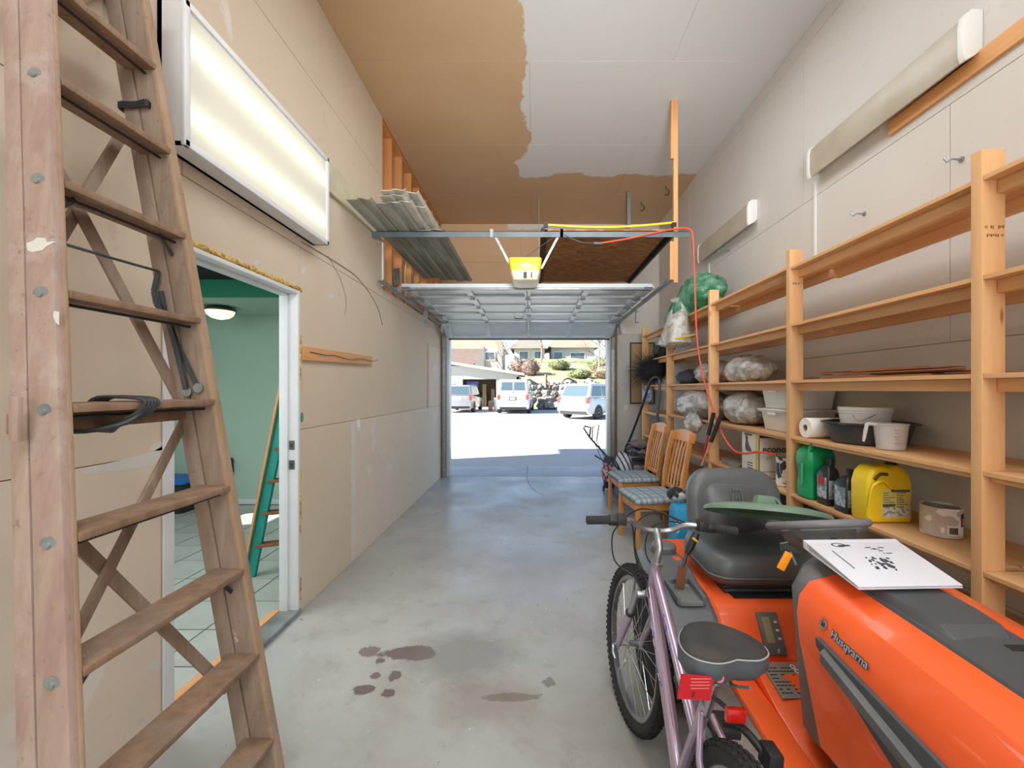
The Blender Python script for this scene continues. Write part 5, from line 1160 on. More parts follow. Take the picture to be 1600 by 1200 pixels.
# steering wheel, nearly edge on to the eye
SW = Vector((1.058,1.56,.985)); TM = Matrix.Rotation(R(-19),3,'X')@Matrix.Rotation(R(-2),3,'Y')
SWG = mk('grey_steering_wheel', '#77787a', .45, var=.06)
ring = [SW+TM@Vector((.155*math.cos(a), .155*math.sin(a), 0)) for a in [2*math.pi*j/40 for j in range(40)]]
build(MB().tube(ring, .0145, 10, closed=True), 'steering_wheel_rim', SWG, rm, smooth=80)
build(MB().lathe([(.001,-.105),(.04,-.10),(.085,-.085),(.118,-.05),(.128,-.02),(.10,-.012),(.001,-.008)], SW, 28, TM, sy=.8), 'steering_wheel_hub', SWG, rm, smooth=70)
for a in (205, 335, 90):
    a = R(a); s = MB(); pts = [SW+TM@Vector((r_*math.cos(a), r_*math.sin(a), z_)) for r_, z_ in ((.06,-.06),(.10,-.04),(.13,-.018),(.152,-.003))]
    build(s.tube(pts, [.026,.02,.016,.013], 8, sub=0), 'steering_wheel_spoke', SWG, rm, smooth=80)
build(MB().cyl(SW+TM@Vector((0,0,-.06)), (XC,1.40,.95), .03, 14), 'steering_column', M['black'], rm)
# seat
def seat_ring(y, hw, zc, th, r): return rr(XC, 0, hw, th, 0, r, 6)
sx_ = 1.05
def sring(z, hx, hy, yc, r=.09): return rr(sx_, yc, hx, hy, z, min(r, hy*.9), 6)
s = MB().rings([sring(.605,.20,.17,2.06), sring(.615,.235,.205,2.06), sring(.65,.25,.22,2.06), sring(.70,.25,.218,2.06), sring(.735,.235,.20,2.065), sring(.742,.21,.175,2.07), sring(.728,.17,.14,2.08), sring(.715,.10,.08,2.09)])
build(s, 'seat_cushion', VIN, rm, smooth=70)
build(MB().tube([Vector(q) for q in sring(.652,.251,.221,2.06)], .005, 6, closed=True), 'seat_piping', mk('seat_welt','#6a6c6e',.4), rm, smooth=80)
# backrest: shell leaning back with raised centre panel
def bring(y, hw, h0, h1, r): # in plane x-z at depth y (before lean)
    zc = (h0+h1)/2; hz = (h1-h0)/2; o = []
    for cx, cz, a0 in ((hw-r, hz-r, 0), (-hw+r, hz-r, 90), (-hw+r*.7, -hz+r*.7, 180), (hw-r*.7, -hz+r*.7, 270)):
        rr_ = r if a0 < 180 else r*.7
        for k in range(7):
            a = R(a0+90*k/6); px = cx+rr_*math.cos(a); pz = cz+rr_*math.sin(a)
            crown = .02*(1-(px/hw)**2) if a0 < 180 else 0
            z = zc+pz+crown; yy = y+(z-.70)*.20-.03*(abs(px)/.25)**2
            o.append(Vector((1.10+px, yy, z)))
    return o
s = MB().rings([bring(2.36,.22,.66,1.0,.10), bring(2.33,.245,.645,1.025,.12), bring(2.27,.25,.64,1.03,.12), bring(2.24,.235,.655,1.01,.11), bring(2.235,.21,.68,.985,.10)])
build(s, 'backrest', VIN, rm, smooth=70)
s = MB().rings([bring(2.236,.165,.72,.965,.05), bring(2.222,.155,.73,.955,.05)])
build(s, 'backrest_panel', VIN, rm, smooth=60)
def bp(x, z): return Vector((1.10+x, 2.205+(z-.70)*.20-.003, z))
VL = mk('embossed_vinyl','#85878a',.4)
build(MB().tube([bp(-.022,.932),bp(-.026,.912),bp(-.022,.88),bp(.022,.88),bp(.026,.912),bp(.022,.932)], .0035, 6, sub=2), 'embossed_shield', VL, rm)
text('H', .038, VL, rm, bp(0,.905), frame((1,0,0),(0,.2,1)), .002)
for dx in (-.018,0,.018): build(MB().obox(bp(dx,.948),(.010,.004,.012)), 'embossed_crown', VL, rm)
# suspension bellows under the seat
s = MB()
for k in range(6): s.tube([(.86,1.885-.006*(k%2),.60-k*.016),(1.0,1.875,.602-k*.016),(1.12,1.88,.60-k*.016),(1.26,1.885,.60-k*.016)], .010, 6, sub=3)
s.box(.86,1.26,1.89,2.15,.50,.61); build(s, 'seat_suspension', M['black'], rm)
# tail body and sloping front of the seat box
T_ = [(1.66,.36),(1.70,.42),(1.77,.53),(1.80,.562),(1.84,.572),(2.55,.575),(2.60,.54),(2.60,.34)]
build(MB().prism(T_, 'x', .74, 1.35), 'seat_box', ORG, rm, bevel=.012)
build(MB().box(.88,1.24,1.83,2.0,.572,.578), 'seat_tray', M['black'], rm)
# display on the slope
a, b = Vector((1.0,1.70,.42)), Vector((1.0,1.77,.53)); d = (b-a).normalized(); FD = Matrix((Vector((1,0,0)), d, Vector((1,0,0)).cross(d))).transposed()
c = Vector((.985,1.735,.475))+FD@Vector((0,0,.008))
build(MB().obox(c,(.085,.155,.016),FD), 'meter_housing', GRY, rm, bevel=.005)
build(MB().obox(c+FD@Vector((-.012,.012,.0085)),(.032,.095,.003),FD), 'meter_display', mk('meter_lcd','#a59f7c',.2,var=.1), rm, bevel=.001)
for k in (-.02,.01,.04): build(MB().obox(c+FD@Vector((.026,k,.009)),(.012,.008,.004),FD), 'meter_button', M['white_plastic'], rm, bevel=.001)
build(MB().tube([c+FD@Vector((x,y,.009)) for x,y in ((.005,-.06),(.012,-.055),(.012,-.065),(.005,-.07))],.0015,5,closed=True), 'meter_symbol', M['white_plastic'], rm)
# fenders
def fender(sx):
    f = MB(); rs = []
    for y, z, hw, xc in ((1.60,.34,.085,.635),(1.60,.45,.095,.635),(1.63,.54,.10,.64),(1.70,.585,.105,.645),(1.85,.605,.115,.655),(2.05,.61,.12,.67),(2.25,.60,.12,.69),(2.42,.57,.11,.71),(2.52,.50,.10,.72),(2.55,.40,.09,.72)):
        x = xc if sx < 0 else 2*XC-xc
        t = .02; rs.append([Vector((x-hw,y,z-.05)),Vector((x-hw,y,z-.02)),Vector((x-hw+.025,y,z)),Vector((x+hw-.025,y,z)),Vector((x+hw,y,z-.02)),Vector((x+hw,y,z-.05))])
    return build(f.rings(rs), 'fender', GRY, rm, bevel=.006)
fender(-1); fender(1)
build(MB().rings([rr(.655,1.80,.055,.085,.598,.02), rr(.655,1.80,.055,.085,.612,.02), rr(.655,1.80,.045,.075,.612,.015), rr(.655,1.80,.04,.07,.604,.015)]), 'cup_holder', mk('cup_holder_floor','#7f8380',.6), rm)
build(MB().box(.70,.715,1.72,1.90,.60,.636).box(.595,.61,1.72,1.90,.60,.630).box(.61,.70,1.885,1.90,.60,.632), 'tray_wall', GRY, rm, bevel=.005)
build(MB().lathe([(.06,.58),(.066,.60),(.066,.63),(.055,.64),(.001,.64)], (.72,2.30,0), 24), 'fuel_cap', GRY, rm, bevel=.002)
s = MB(); s.prism([(1.62,.36),(1.66,.47),(1.74,.565),(1.90,.60),(2.2,.605),(2.45,.56),(2.45,.52),(1.9,.55),(1.72,.50),(1.66,.36)], 'x', .735, .775); build(s, 'orange_fender_edge', ORG, rm, bevel=.006)
# foot platform
build(MB().box(.56,1.53,.98,1.67,.325,.345), 'foot_platform', DUST, rm, bevel=.006)
s = MB().hexa([(.76,1.64,.345),(.86,1.64,.345),(.835,1.0,.345),(.73,1.0,.345),(.765,1.64,.368),(.855,1.64,.368),(.83,1.0,.368),(.735,1.0,.368)]); build(s, 'orange_tunnel_strip', ORG, rm, bevel=.008)
build(MB().box(.56,.61,.98,1.64,.345,.37), 'platform_lip', GRY, rm, bevel=.008)
build(MB().hexa([(.86,1.64,.345),(1.10,1.64,.345),(1.10,1.2,.345),(.84,1.2,.345),(.86,1.64,.42),(1.10,1.64,.42),(1.10,1.45,.40),(.85,1.45,.37)]), 'orange_tunnel', ORG, rm, bevel=.006)
# safety label plate on the slope with rows of marks
lp = Vector((.955,1.60,.405))
s = MB().obox((.955,1.555,.4065),(.14,.15,.003), Matrix.Rotation(R(12),3,'X')); build(s, 'safety_label', mk('worn_grey_label','#8d857c',.6,var=.2), rm)
s = MB(); random.seed(5); RX = Matrix.Rotation(R(12),3,'X')
for r_ in range(8):
    for q in range(7):
        if random.random() < .8: s.obox(Vector((.955,1.555,.4065))+RX@Vector((-.055+.014*q,-.055+.015*r_,.002)),(.011,.004,.001),RX)
build(s, 'label_print', M['black'], rm)
s = MB()
for q in range(3): s.lathe([(.006,0),(.010,0),(.010,.001),(.006,.001),(.006,0)], Vector((.955,1.555,.4065))+RX@Vector((.045+.006*q,.055-.02*q,.002)), 12, RX)
build(s, 'label_symbols', M['white_plastic'], rm)
# garden hand tool stuck in the fender
ht = thing('hand_trowel', 'rusty garden trowel with black and yellow grip standing in the grey fender', 'tool', (.665,1.86,.61))
p0, p1, p2, p3 = Vector((.645,1.84,.612)), Vector((.668,1.86,.70)), Vector((.69,1.875,.75)), Vector((.745,1.90,.835))
build(MB().beam(p0, p1, .04, .006, (0,1,0)), 'blade', mk('rusty_steel','#8a5236',.8,.2,h2='#5e4638'), ht, bevel=.002)
build(MB().tube([p1, p2], .008, 8), 'neck', M['steel_dark'], ht)
build(MB().tube([p2, p2.lerp(p3,.3), p2.lerp(p3,.8), p3], [.012,.018,.018,.014], 10), 'grip', M['black'], ht, smooth=60)
build(MB().obox(p2.lerp(p3,.72)+Vector((-.004,-.016,.004)), (.018,.008,.05), frame((p3-p2).cross(Vector((0,1,0))), (0,1,0))@Matrix.Rotation(R(90),3,'X')@Matrix.Rotation(R(0),3,'Y')), 'grip_insert', yel, ht, bevel=.003)
# green lid on the seat
lid = thing('bin_lid', 'round green bin lid with handle lying across the mower seat', 'lid', (1.10,1.98,.88))
LG = mk('green_lid_plastic','#7a9683',.45,var=.08,scale=3); LM = Matrix.Rotation(R(-17.5),3,'X')@Matrix.Rotation(R(7),3,'Y'); LC = Vector((1.095,1.975,.905))
build(MB().lathe([(.265,-.012),(.27,-.010),(.268,.004),(.258,.012),(.20,.026),(.10,.034),(.001,.036),(.001,.030),(.10,.028),(.20,.020),(.25,.006),(.260,-.012),(.265,-.012)], LC, 48, LM), 'lid_disc', LG, lid, smooth=40)
hpz = [LC+LM@Vector(q) for q in ((-.075,0,.03),(-.062,0,.075),(-.03,0,.085),(.0,0,.082))]
build(MB().rings([[LC+LM@Vector((x_,y_,z_)) for x_,y_ in ((-a_,-b_),(a_,-b_),(a_,b_),(-a_,b_))] for a_,b_,z_ in ((.05,.03,.028),(.038,.024,.07),(.036,.022,.078))]), 'handle', LG, lid, bevel=.006)
build(MB().tube([LC+LM@Vector(q) for q in ((.03,0,.072),(.06,0,.066),(.085,0,.03))], .009, 8, sub=3), 'handle', LG, lid, smooth=80)
# binder on the hood
bd = thing('ring_binder', 'thin white binder with printed cover lying on the mower hood', 'binder', (1.04,1.23,.945))
wp = mk('white_binder_cover','#dfe1ea',.35,var=.02)
def bq(u, v, z): # u 0..1 across x, v 0..1 depth (0 near)
    return Vector((.872+.005*v+(.29+.015*v)*u, 1.118+.235*v+.01*u, z+.06*v*0))
zb_ = .952
build(MB().hexa([bq(0,0,zb_),bq(1,0,zb_),bq(1,1,zb_+.022),bq(0,1,zb_+.022)]+[bq(0,0,zb_+.003),bq(1,0,zb_+.003),bq(1,1,zb_+.025),bq(0,1,zb_+.025)]), 'back_cover', wp, bd, bevel=.001)
build(MB().hexa([bq(0,0,zb_+.006),bq(1,0,zb_+.006),bq(1,1,zb_+.046),bq(0,1,zb_+.046)]+[bq(0,0,zb_+.0085),bq(1,0,zb_+.0085),bq(1,1,zb_+.0485),bq(0,1,zb_+.0485)]), 'front_cover', wp, bd, bevel=.001)
build(MB().hexa([bq(.03,.06,zb_+.004),bq(.97,.06,zb_+.004),bq(.97,.96,zb_+.025),bq(.03,.96,zb_+.025)]+[bq(.03,.06,zb_+.007),bq(.97,.06,zb_+.007),bq(.97,.96,zb_+.040),bq(.03,.96,zb_+.040)]), 'pages', mk('paper_pages','#cfd0d4',.8,var=.1), bd)
build(MB().hexa([bq(-.004,.94,zb_+.022),bq(1.004,.94,zb_+.022),bq(1.004,1.01,zb_+.024),bq(-.004,1.01,zb_+.024)]+[bq(-.004,.94,zb_+.047),bq(1.004,.94,zb_+.047),bq(1.004,1.01,zb_+.049),bq(-.004,1.01,zb_+.049)]), 'spine', wp, bd, bevel=.002)
sl = Vector((0,.235,.04)).normalized(); FB = Matrix((Vector((1,0,0)), sl, Vector((1,0,0)).cross(sl))).transposed()
def bc(u, v): return bq(u, v, zb_+.0092+.04*v)
inkb = mk('cover_print','#3a3c46',.6,var=0)
build(MB().lathe([(.017,0),(.021,0),(.021,.0006),(.017,.0006),(.017,0)], bc(.30,.86), 24, FB, sy=.55), 'printed_oval', inkb, bd)
s = MB(); random.seed(6)
for q in range(7): s.obox(bc(.30+.018*q,.845),(.004,.008,.0006),FB)
for q in range(30): s.obox(bc(.48+random.uniform(-.09,.16), .42+random.uniform(-.12,.14)),(random.uniform(.004,.012),random.uniform(.004,.012),.0006),FB@Matrix.Rotation(random.uniform(0,3),3,'Z'))
for q in range(12): s.obox(bc(.62+random.uniform(-.08,.12), .72+random.uniform(-.08,.08)),(random.uniform(.004,.014),.003,.0006),FB)
build(s, 'printed_drawing', inkb, bd)
build(MB().hexa([bc(.16,.72),bc(.168,.72),bc(.175,.34),bc(.165,.34)]+[bc(.16,.72)+Vector((0,0,.0006)),bc(.168,.72)+Vector((0,0,.0006)),bc(.175,.34)+Vector((0,0,.0006)),bc(.165,.34)+Vector((0,0,.0006))]), 'printed_line', inkb, bd)
# ============================================================ BICYCLE
LEAN = R(5.3); BX, BY = .426, .86
bk = thing('bicycle', 'lilac step-through bicycle with wide grey saddle leaning beside the riding mower', 'bicycle', (BX,BY,0), world=False)
bk.rotation_mode = 'QUATERNION'; bk.rotation_quaternion = (Matrix.Rotation(LEAN,4,'Y')@Matrix.Rotation(R(90),4,'Z')).to_quaternion()
pur = NT('lilac_metallic_paint'); pur.col(pur.mix(pur.ramp(pur.noise(pur.mapping((1,1,1)), 3), [(.35,0),(.7,1)]), lin('#c0aec6'), lin('#ab97b4'))); pur.set(Roughness=.22, Metallic=.55); pur.b.inputs['Coat Weight'].default_value = .5; PUR = pur.m
def wheel(cx, yaw, nm):
    Rm = Matrix.Rotation(yaw,3,'Z'); c = Vector((cx,0,.335)); LM_ = Rm@Matrix.Rotation(R(90),3,'X')
    tyre = build(MB().lathe([(.287,-.018),(.300,-.024),(.318,-.023),(.330,-.012),(.333,0),(.330,.012),(.318,.023),(.300,.024),(.287,.018),(.287,-.018)], c, 56, LM_), nm, M['rubber'], bk, smooth=60)
    s = MB()
    for k in range(76):
        a = 2*math.pi*k/76
        for off, rr_, yy in (((k % 2)*.5, .334, -.008), ((k % 2)*.5, .334, .008), (0, .326, .020), (0, .326, -.020)):
            aa = a+off*.02; p = c+LM_@Vector((rr_*math.cos(aa), rr_*math.sin(aa), yy))
            Mk = LM_@Matrix.Rotation(aa,3,'Z'); s.obox(p, (.007,.013,.008), Mk)
    build(s, 'tread_knobs', M['rubber'], tyre, kind='stuff', smooth=0)
    rim = build(MB().lathe([(.268,-.012),(.288,-.013),(.293,-.010),(.293,.010),(.288,.013),(.268,.012),(.268,-.012)], c, 56, LM_), 'rim', M['alu'], tyre, smooth=50)
    hub = MB().lathe([(.001,-.05),(.008,-.05),(.009,-.034),(.022,-.032),(.022,-.028),(.013,-.025),(.013,.025),(.022,.028),(.022,.032),(.009,.034),(.008,.05),(.001,.05)], c, 18, LM_); build(hub, 'hub', M['alu'], tyre)
    s = MB()
    for k in range(32):
        a = 2*math.pi*k/32; sd = .03 if k % 2 else -.03; a2 = a+(.22 if (k//2) % 2 else -.22)
        s.cyl(c+LM_@Vector((.02*math.cos(a2),.02*math.sin(a2),sd)), c+LM_@Vector((.27*math.cos(a),.27*math.sin(a),0)), .0012, 4)
    build(s, 'spokes', M['chrome'], tyre)
    build(MB().obox(c+LM_@Vector((.17*math.cos(R(-60)),.17*math.sin(R(-60)),.0)), (.05,.014,.01), LM_@Matrix.Rotation(R(-60),3,'Z')), 'spoke_reflector', M['white_plastic'], tyre, bevel=.003)
    return tyre
YAW = R(7); FX = 1.04
wheel(FX, YAW, 'front_tyre'); wheel(0, 0, 'rear_tyre')
def B(x, y, z): return Vector((x, y, z))
ht0, ht1 = B(.862,0,.655), B(.826,0,.785)
build(MB().tube([ht0, ht1], .021, 16), 'head_tube', PUR, bk, smooth=60)
build(MB().tube([ht0-B(0,0,.012), ht0+B(-.002,0,.006)], .024, 16).tube([ht1, ht1+B(-.004,0,.014)], .024, 16), 'headset', M['alu'], bk)
BB = B(.43,0,.285); ST = B(.30,0,.62)
build(MB().tube([ht0+B(-.004,0,.022), BB], .0225, 16), 'down_tube', PUR, bk, smooth=60)
build(MB().tube([ht1+B(.006,0,-.03), B(.345,0,.50)], .0185, 16), 'top_tube', PUR, bk, smooth=60)
build(MB().tube([BB, ST], .017, 14), 'seat_tube', PUR, bk, smooth=60)
build(MB().tube([BB+B(0,-.035,0), BB+B(0,.035,0)], .021, 14), 'bottom_bracket', M['steel_dark'], bk)
for sy in (-1, 1):
    build(MB().tube([BB+B(-.02,sy*.02,0), B(.30,sy*.045,.30), B(0,sy*.065,.335)], .010, 10), 'chain_stay', PUR, bk, smooth=60)
    build(MB().tube([ST+B(0,sy*.015,-.03), B(.22,sy*.045,.53), B(0,sy*.066,.335)], .009, 10), 'seat_stay', PUR, bk, smooth=60)
deco = mk('violet_decal','#5a3fa8',.4,var=0); decw = mk('white_decal','#e9e4f0',.4,var=0)
random.seed(9)
for (a, b, r, mt, n_) in ((ht0+B(-.004,0,.022), BB, .0228, deco, 10), (ht1+B(.006,0,-.03), B(.345,0,.50), .0188, deco, 9), (ht0+B(-.004,0,.022), BB, .0229, decw, 8)):
    s = MB(); d = (b-a).normalized(); u = d.cross(B(0,1,0)).normalized(); v = B(0,1,0)
    for k in range(n_):
        t = .08+.5*k/n_+random.uniform(0,.03); ang = random.uniform(R(20), R(120)); n = (v*math.sin(ang-R(0))*1+ -u*math.cos(ang)) if 0 else (u*math.cos(ang)*-1 + v*math.sin(ang)*1)
        n = (v*math.cos(ang-R(90)) + (-u)*math.sin(ang-R(90))); n.normalize(); p = a+(b-a)*t+n*r
        for w2 in range(3): s.obox(p+d*.009*w2+n.cross(d)*random.uniform(-.004,.004), (.009,.004,.0012), frame(d+n.cross(d)*random.uniform(-.8,.8), n.cross(d)))
    build(s, 'frame_decal', mt, bk, kind='stuff')
# fork in the steered frame
RF = Matrix.Rotation(YAW,3,'Z'); ax = B(FX,0,.335)
def G(x, y, z): # fork point given relative to axle, rotated about the head axis roughly
    p = B(x-.86, y, z); p = RF@p; return B(p.x+.86, p.y, p.z)
crown = ht0+B(.006,0,-.02)
build(MB().tube([crown+B(.006,.052,0), crown+B(.004,0,.008), crown+B(.006,-.052,0)], .017, 10), 'fork_crown', M['alu'], bk, smooth=60)
for sy in (-1, 1):
    t0 = crown+B(.006,sy*.052,.0); t1 = Vector((FX-.015, 0, 0)); e = G(FX-.012, sy*.055, .335)
    mid = t0.lerp(e, .34)
    build(MB().tube([t0+B(0,0,.01), mid], .0135, 14), 'fork_stanchion', M['alu'], bk, smooth=60)
    build(MB().tube([mid, mid.lerp(e,.04)], .020, 14), 'fork_seal', M['black'], bk, smooth=60)
    build(MB().tube([mid.lerp(e,.03), mid.lerp(e,.5), e], [.0185,.017,.013], 14), 'fork_leg', PUR, bk, smooth=60)
    build(MB().obox(e, (.03,.008,.03)), 'dropout', M['alu'], bk, bevel=.002)
    bz = t0.lerp(e,.22)
    build(MB().tube([bz+B(.02,0,0), bz+B(.035,-sy*.008,.06), bz+B(.03,-sy*.004,.11)], .006, 8).obox(bz+B(.02,-sy*.018,.03), (.045,.010,.014)), 'brake_arm', M['alu'], bk, bevel=.001)
build(MB().tube([G(FX-.012,.08,.335), G(FX-.012,-.08,.335)], .0055, 8).tube([G(FX-.012,.078,.335), G(FX-.03,.082,.31), G(FX-.06,.08,.30)], .005, 6), 'quick_release', M['alu'], bk)
# stem and handlebar
RH = Matrix.Rotation(R(3),3,'Z')
def K(x, y, z): p = RH@B(x-.82, y, z-.035); return B(p.x+.82, p.y, p.z)
build(MB().tube([ht1+B(-.004,0,.012), ht1+B(-.018,0,.075), K(.835,0,.925), K(.862,0,.945)], [.0145,.014,.0155,.018], 12), 'stem', M['alu'], bk, smooth=60)
hb = [K(.80,.30,.985), K(.81,.20,.99), K(.835,.115,.985), K(.862,.06,.95), K(.865,0,.943), K(.862,-.06,.95), K(.835,-.115,.985), K(.81,-.20,.99), K(.80,-.30,.985)]
build(MB().tube(hb, .0115, 12, sub=5), 'handlebar', M['alu'], bk, smooth=60)
GRP = mk('ribbed_rubber_grip','#3a3b3d',.8,var=.1)
for sy in (-1, 1):
    s = MB(); n_ = 18; pts = []; rad = []
    for k in range(n_*2): t = k/(n_*2-1); pts.append(K(.80,sy*.305,.985).lerp(K(.808,sy*.215,.99), t)); rad.append(.0175 if k % 2 else .0155)
    build(s.tube(pts, rad, 14), 'grip', GRP, bk)
    build(MB().tube([K(.808,sy*.215,.99), K(.81,sy*.175,.99)], .021, 14).obox(K(.812,sy*.165,.995), (.05,.035,.035)).tube([K(.815,sy*.16,.99), K(.815,sy*.145,.99)], .019, 12), 'twist_shifter', M['black'], bk, bevel=.002)
    build(MB().tube([K(.82,sy*.15,.985), K(.86,sy*.17,.975), K(.872,sy*.25,.97), K(.868,sy*.29,.97)], [.007,.007,.006,.007], 8, sub=3), 'brake_lever', M['black'], bk, smooth=60)
cab = MB()
cab.tube([K(.84,.15,.98), K(.90,.17,.90), K(.93,.14,.78), B(.90,.07,.70), B(.86,.03,.64)], .003, 6, sub=6)
cab.tube([K(.84,.13,.985), K(.92,.08,.93), K(.94,.05,.80), B(.91,.03,.70), B(.88,.02,.62)], .003, 6, sub=6)
cab.tube([K(.84,-.13,.985), K(.93,-.03,1.0), K(.95,.05,.95), K(.92,.06,.84), B(.86,.03,.72), B(.80,.024,.66)], .003, 6, sub=6)
cab.tube([K(.84,-.14,.98), K(.92,-.07,.97), K(.94,.0,.92), K(.90,.02,.83), B(.84,-.025,.74)], .003, 6, sub=6)
cab.tube([K(.84,.15,.99), K(.91,.06,1.015), K(.91,-.03,1.01), K(.86,-.09,.99)], .003, 6, sub=6)
build(cab, 'control_cables', M['black'], bk, smooth=60)
# saddle
SG = mk('grey_saddle_vinyl','#525b62',.45,var=.05); STP = mk('black_saddle_top','#353537',.75,h2='#47433f',scale=14)
def srow(z, k, inset=0.0):
    o = []; out_ = [(.115,0),(.108,.035),(.085,.066),(.045,.096),(-.005,.118),(-.06,.126),(-.105,.108),(-.13,.066),(-.126,.025),(-.118,0)]
    out_ = out_+[(x,-y) for x, y in reversed(out_[1:-1])]
    for x, y in out_:
        q = Matrix.Rotation(R(14),3,'Z')@Vector((x*k*.72, y*k, 0)); o.append(B(.30+q.x, q.y-.008, z-.048))
    return o
build(MB().rings([srow(.783,.70), srow(.786,.90), srow(.803,1.0), srow(.825,1.01), srow(.842,.985)]), 'saddle_side', SG, bk, smooth=70)
build(MB().rings([srow(.842,.98), srow(.852,.95), srow(.858,.84), srow(.856,.55), srow(.854,.2)]), 'saddle_top', STP, bk, smooth=70)
build(MB().tube([q+B(0,0,.0015) for q in srow(.8425,.985)], .002, 5, closed=True, sub=3), 'saddle_seam', mk('pale_stitching','#a8adb0',.6,var=0), bk)
bdg = B(.20,-.06,.75); FBk = frame((0,-1,0),(0,0,1))
build(MB().lathe([(.001,0),(.011,0),(.011,.001),(.001,.001)], B(.200,.022,.756), 16, FBk), 'saddle_badge', mk('pink_badge','#d98a96',.5,var=0), bk)
build(MB().obox(B(.1985,.022,.756), (.001,.012,.003), None).obox(B(.1985,.022,.756), (.001,.003,.012), None), 'badge_cross', M['red'], bk)
for sy in (-1,1): build(MB().tube([B(.38,-.02+sy*.01,.725), B(.34,-.02+sy*.022,.69), B(.28,-.025+sy*.03,.69), B(.23,-.03+sy*.045,.72)], .004, 6, sub=3), 'saddle_rail', M['steel'], bk)
build(MB().tube([ST+B(.0,0,-.03), B(.285,-.01,.69)], .0135, 14).obox(B(.30,-.02,.695), (.045,.05,.03)), 'seat_post', M['alu'], bk)
# card tag and reflector
tg = MB().obox(B(.19,.085,.735), (.002,.09,.062), Matrix.Rotation(R(8),3,'Z')@Matrix.Rotation(R(4),3,'X')); tgo = build(tg, 'card_tag', mk('red_card','#c8242c',.5,var=.05), bk)
build(MB().obox(B(.1885,.103,.718), (.001,.036,.018), Matrix.Rotation(R(8),3,'Z')@Matrix.Rotation(R(4),3,'X')), 'barcode_patch', M['white_plastic'], tgo)
s = MB()
for k in range(11): s.obox(B(.1878,.118-.003*k,.718), (.0006,.0011 if k % 3 else .0018,.013), Matrix.Rotation(R(8),3,'Z'))
build(s, 'barcode', M['black'], tgo)
s = MB()
for k in range(4): s.obox(B(.1888,.075,.758-.008*k), (.001,.055-.006*(k%2),.002), Matrix.Rotation(R(8),3,'Z'))
build(s, 'card_print', mk('pale_red_print','#e08c8c',.5,var=0), tgo)
build(MB().box(.20,.215,-.055,-.005,.645,.68), 'rear_reflector', mk('red_reflector','#d02018',.15,var=.1,coat=1,emit=0), bk, bevel=.003)
build(MB().tube([B(.27,0,.66), B(.22,-.02,.665)], .006, 6), 'reflector_bracket', M['black'], bk)
# cranks, chainring, chain, pedals, rear mech
s = MB().lathe([(.06,-.002),(.085,-.002),(.088,0),(.085,.002),(.06,.002),(.06,-.002)], BB+B(0,-.045,0), 32, Matrix.Rotation(R(90),3,'X'))
for k in range(5): a = 2*math.pi*k/5; s.beam(BB+B(0,-.045,0), BB+B(.065*math.cos(a),-.045,.065*math.sin(a)), .015, .004, (0,1,0))
build(s, 'chainring', M['steel'], bk)
cr = MB().beam(BB+B(0,-.06,0), BB+B(.02,-.07,.165), .022, .012, (0,1,0)); build(cr, 'crank', M['alu'], bk, bevel=.003)
cr = MB().beam(BB+B(0,.06,0), BB+B(-.02,.07,-.165), .022, .012, (0,1,0)); build(cr, 'crank', M['alu'], bk, bevel=.003)
build(MB().box(BB.x+.02-.045,BB.x+.02+.045,-.165,-.08,BB.z+.155,BB.z+.178), 'pedal', M['black'], bk, bevel=.004)
build(MB().box(BB.x-.02-.045,BB.x-.02+.045,.08,.165,BB.z-.178,BB.z-.155), 'pedal', M['black'], bk, bevel=.004)
build(MB().tube([BB+B(0,-.045,.086), B(0,-.045,.37), B(-.035,-.045,.335), B(0,-.045,.30), BB+B(0,-.045,-.086), BB+B(.086,-.045,0)], .004, 6, closed=True), 'chain', M['rubber'], bk)
build(MB().tube([B(.40,.03,.28), B(.36,.12,.12), B(.35,.15,.005)], .008, 8), 'kickstand', M['blacksteel'], bk)
build(MB().tube([B(.17,-.09,.60), B(.22,-.06,.62), B(.26,-.03,.60)], .011, 8, sub=3).obox(B(.16,-.10,.60),(.05,.035,.05)), 'carrier_clamp', M['black'], bk, bevel=.004)
# grey bucket by the front tyre
t = thing('upturned_bucket', 'grey rounded bucket upside down on the floor beside the bicycle front tyre', 'bucket', (.335,1.24,0))
build(MB().lathe([(.105,.0),(.10,.02),(.085,.22),(.075,.245),(.05,.255),(.001,.256)], (.335,1.24,0), 28), 'bucket_body', mk('grey_bucket','#6c7577',.5), t, smooth=50)
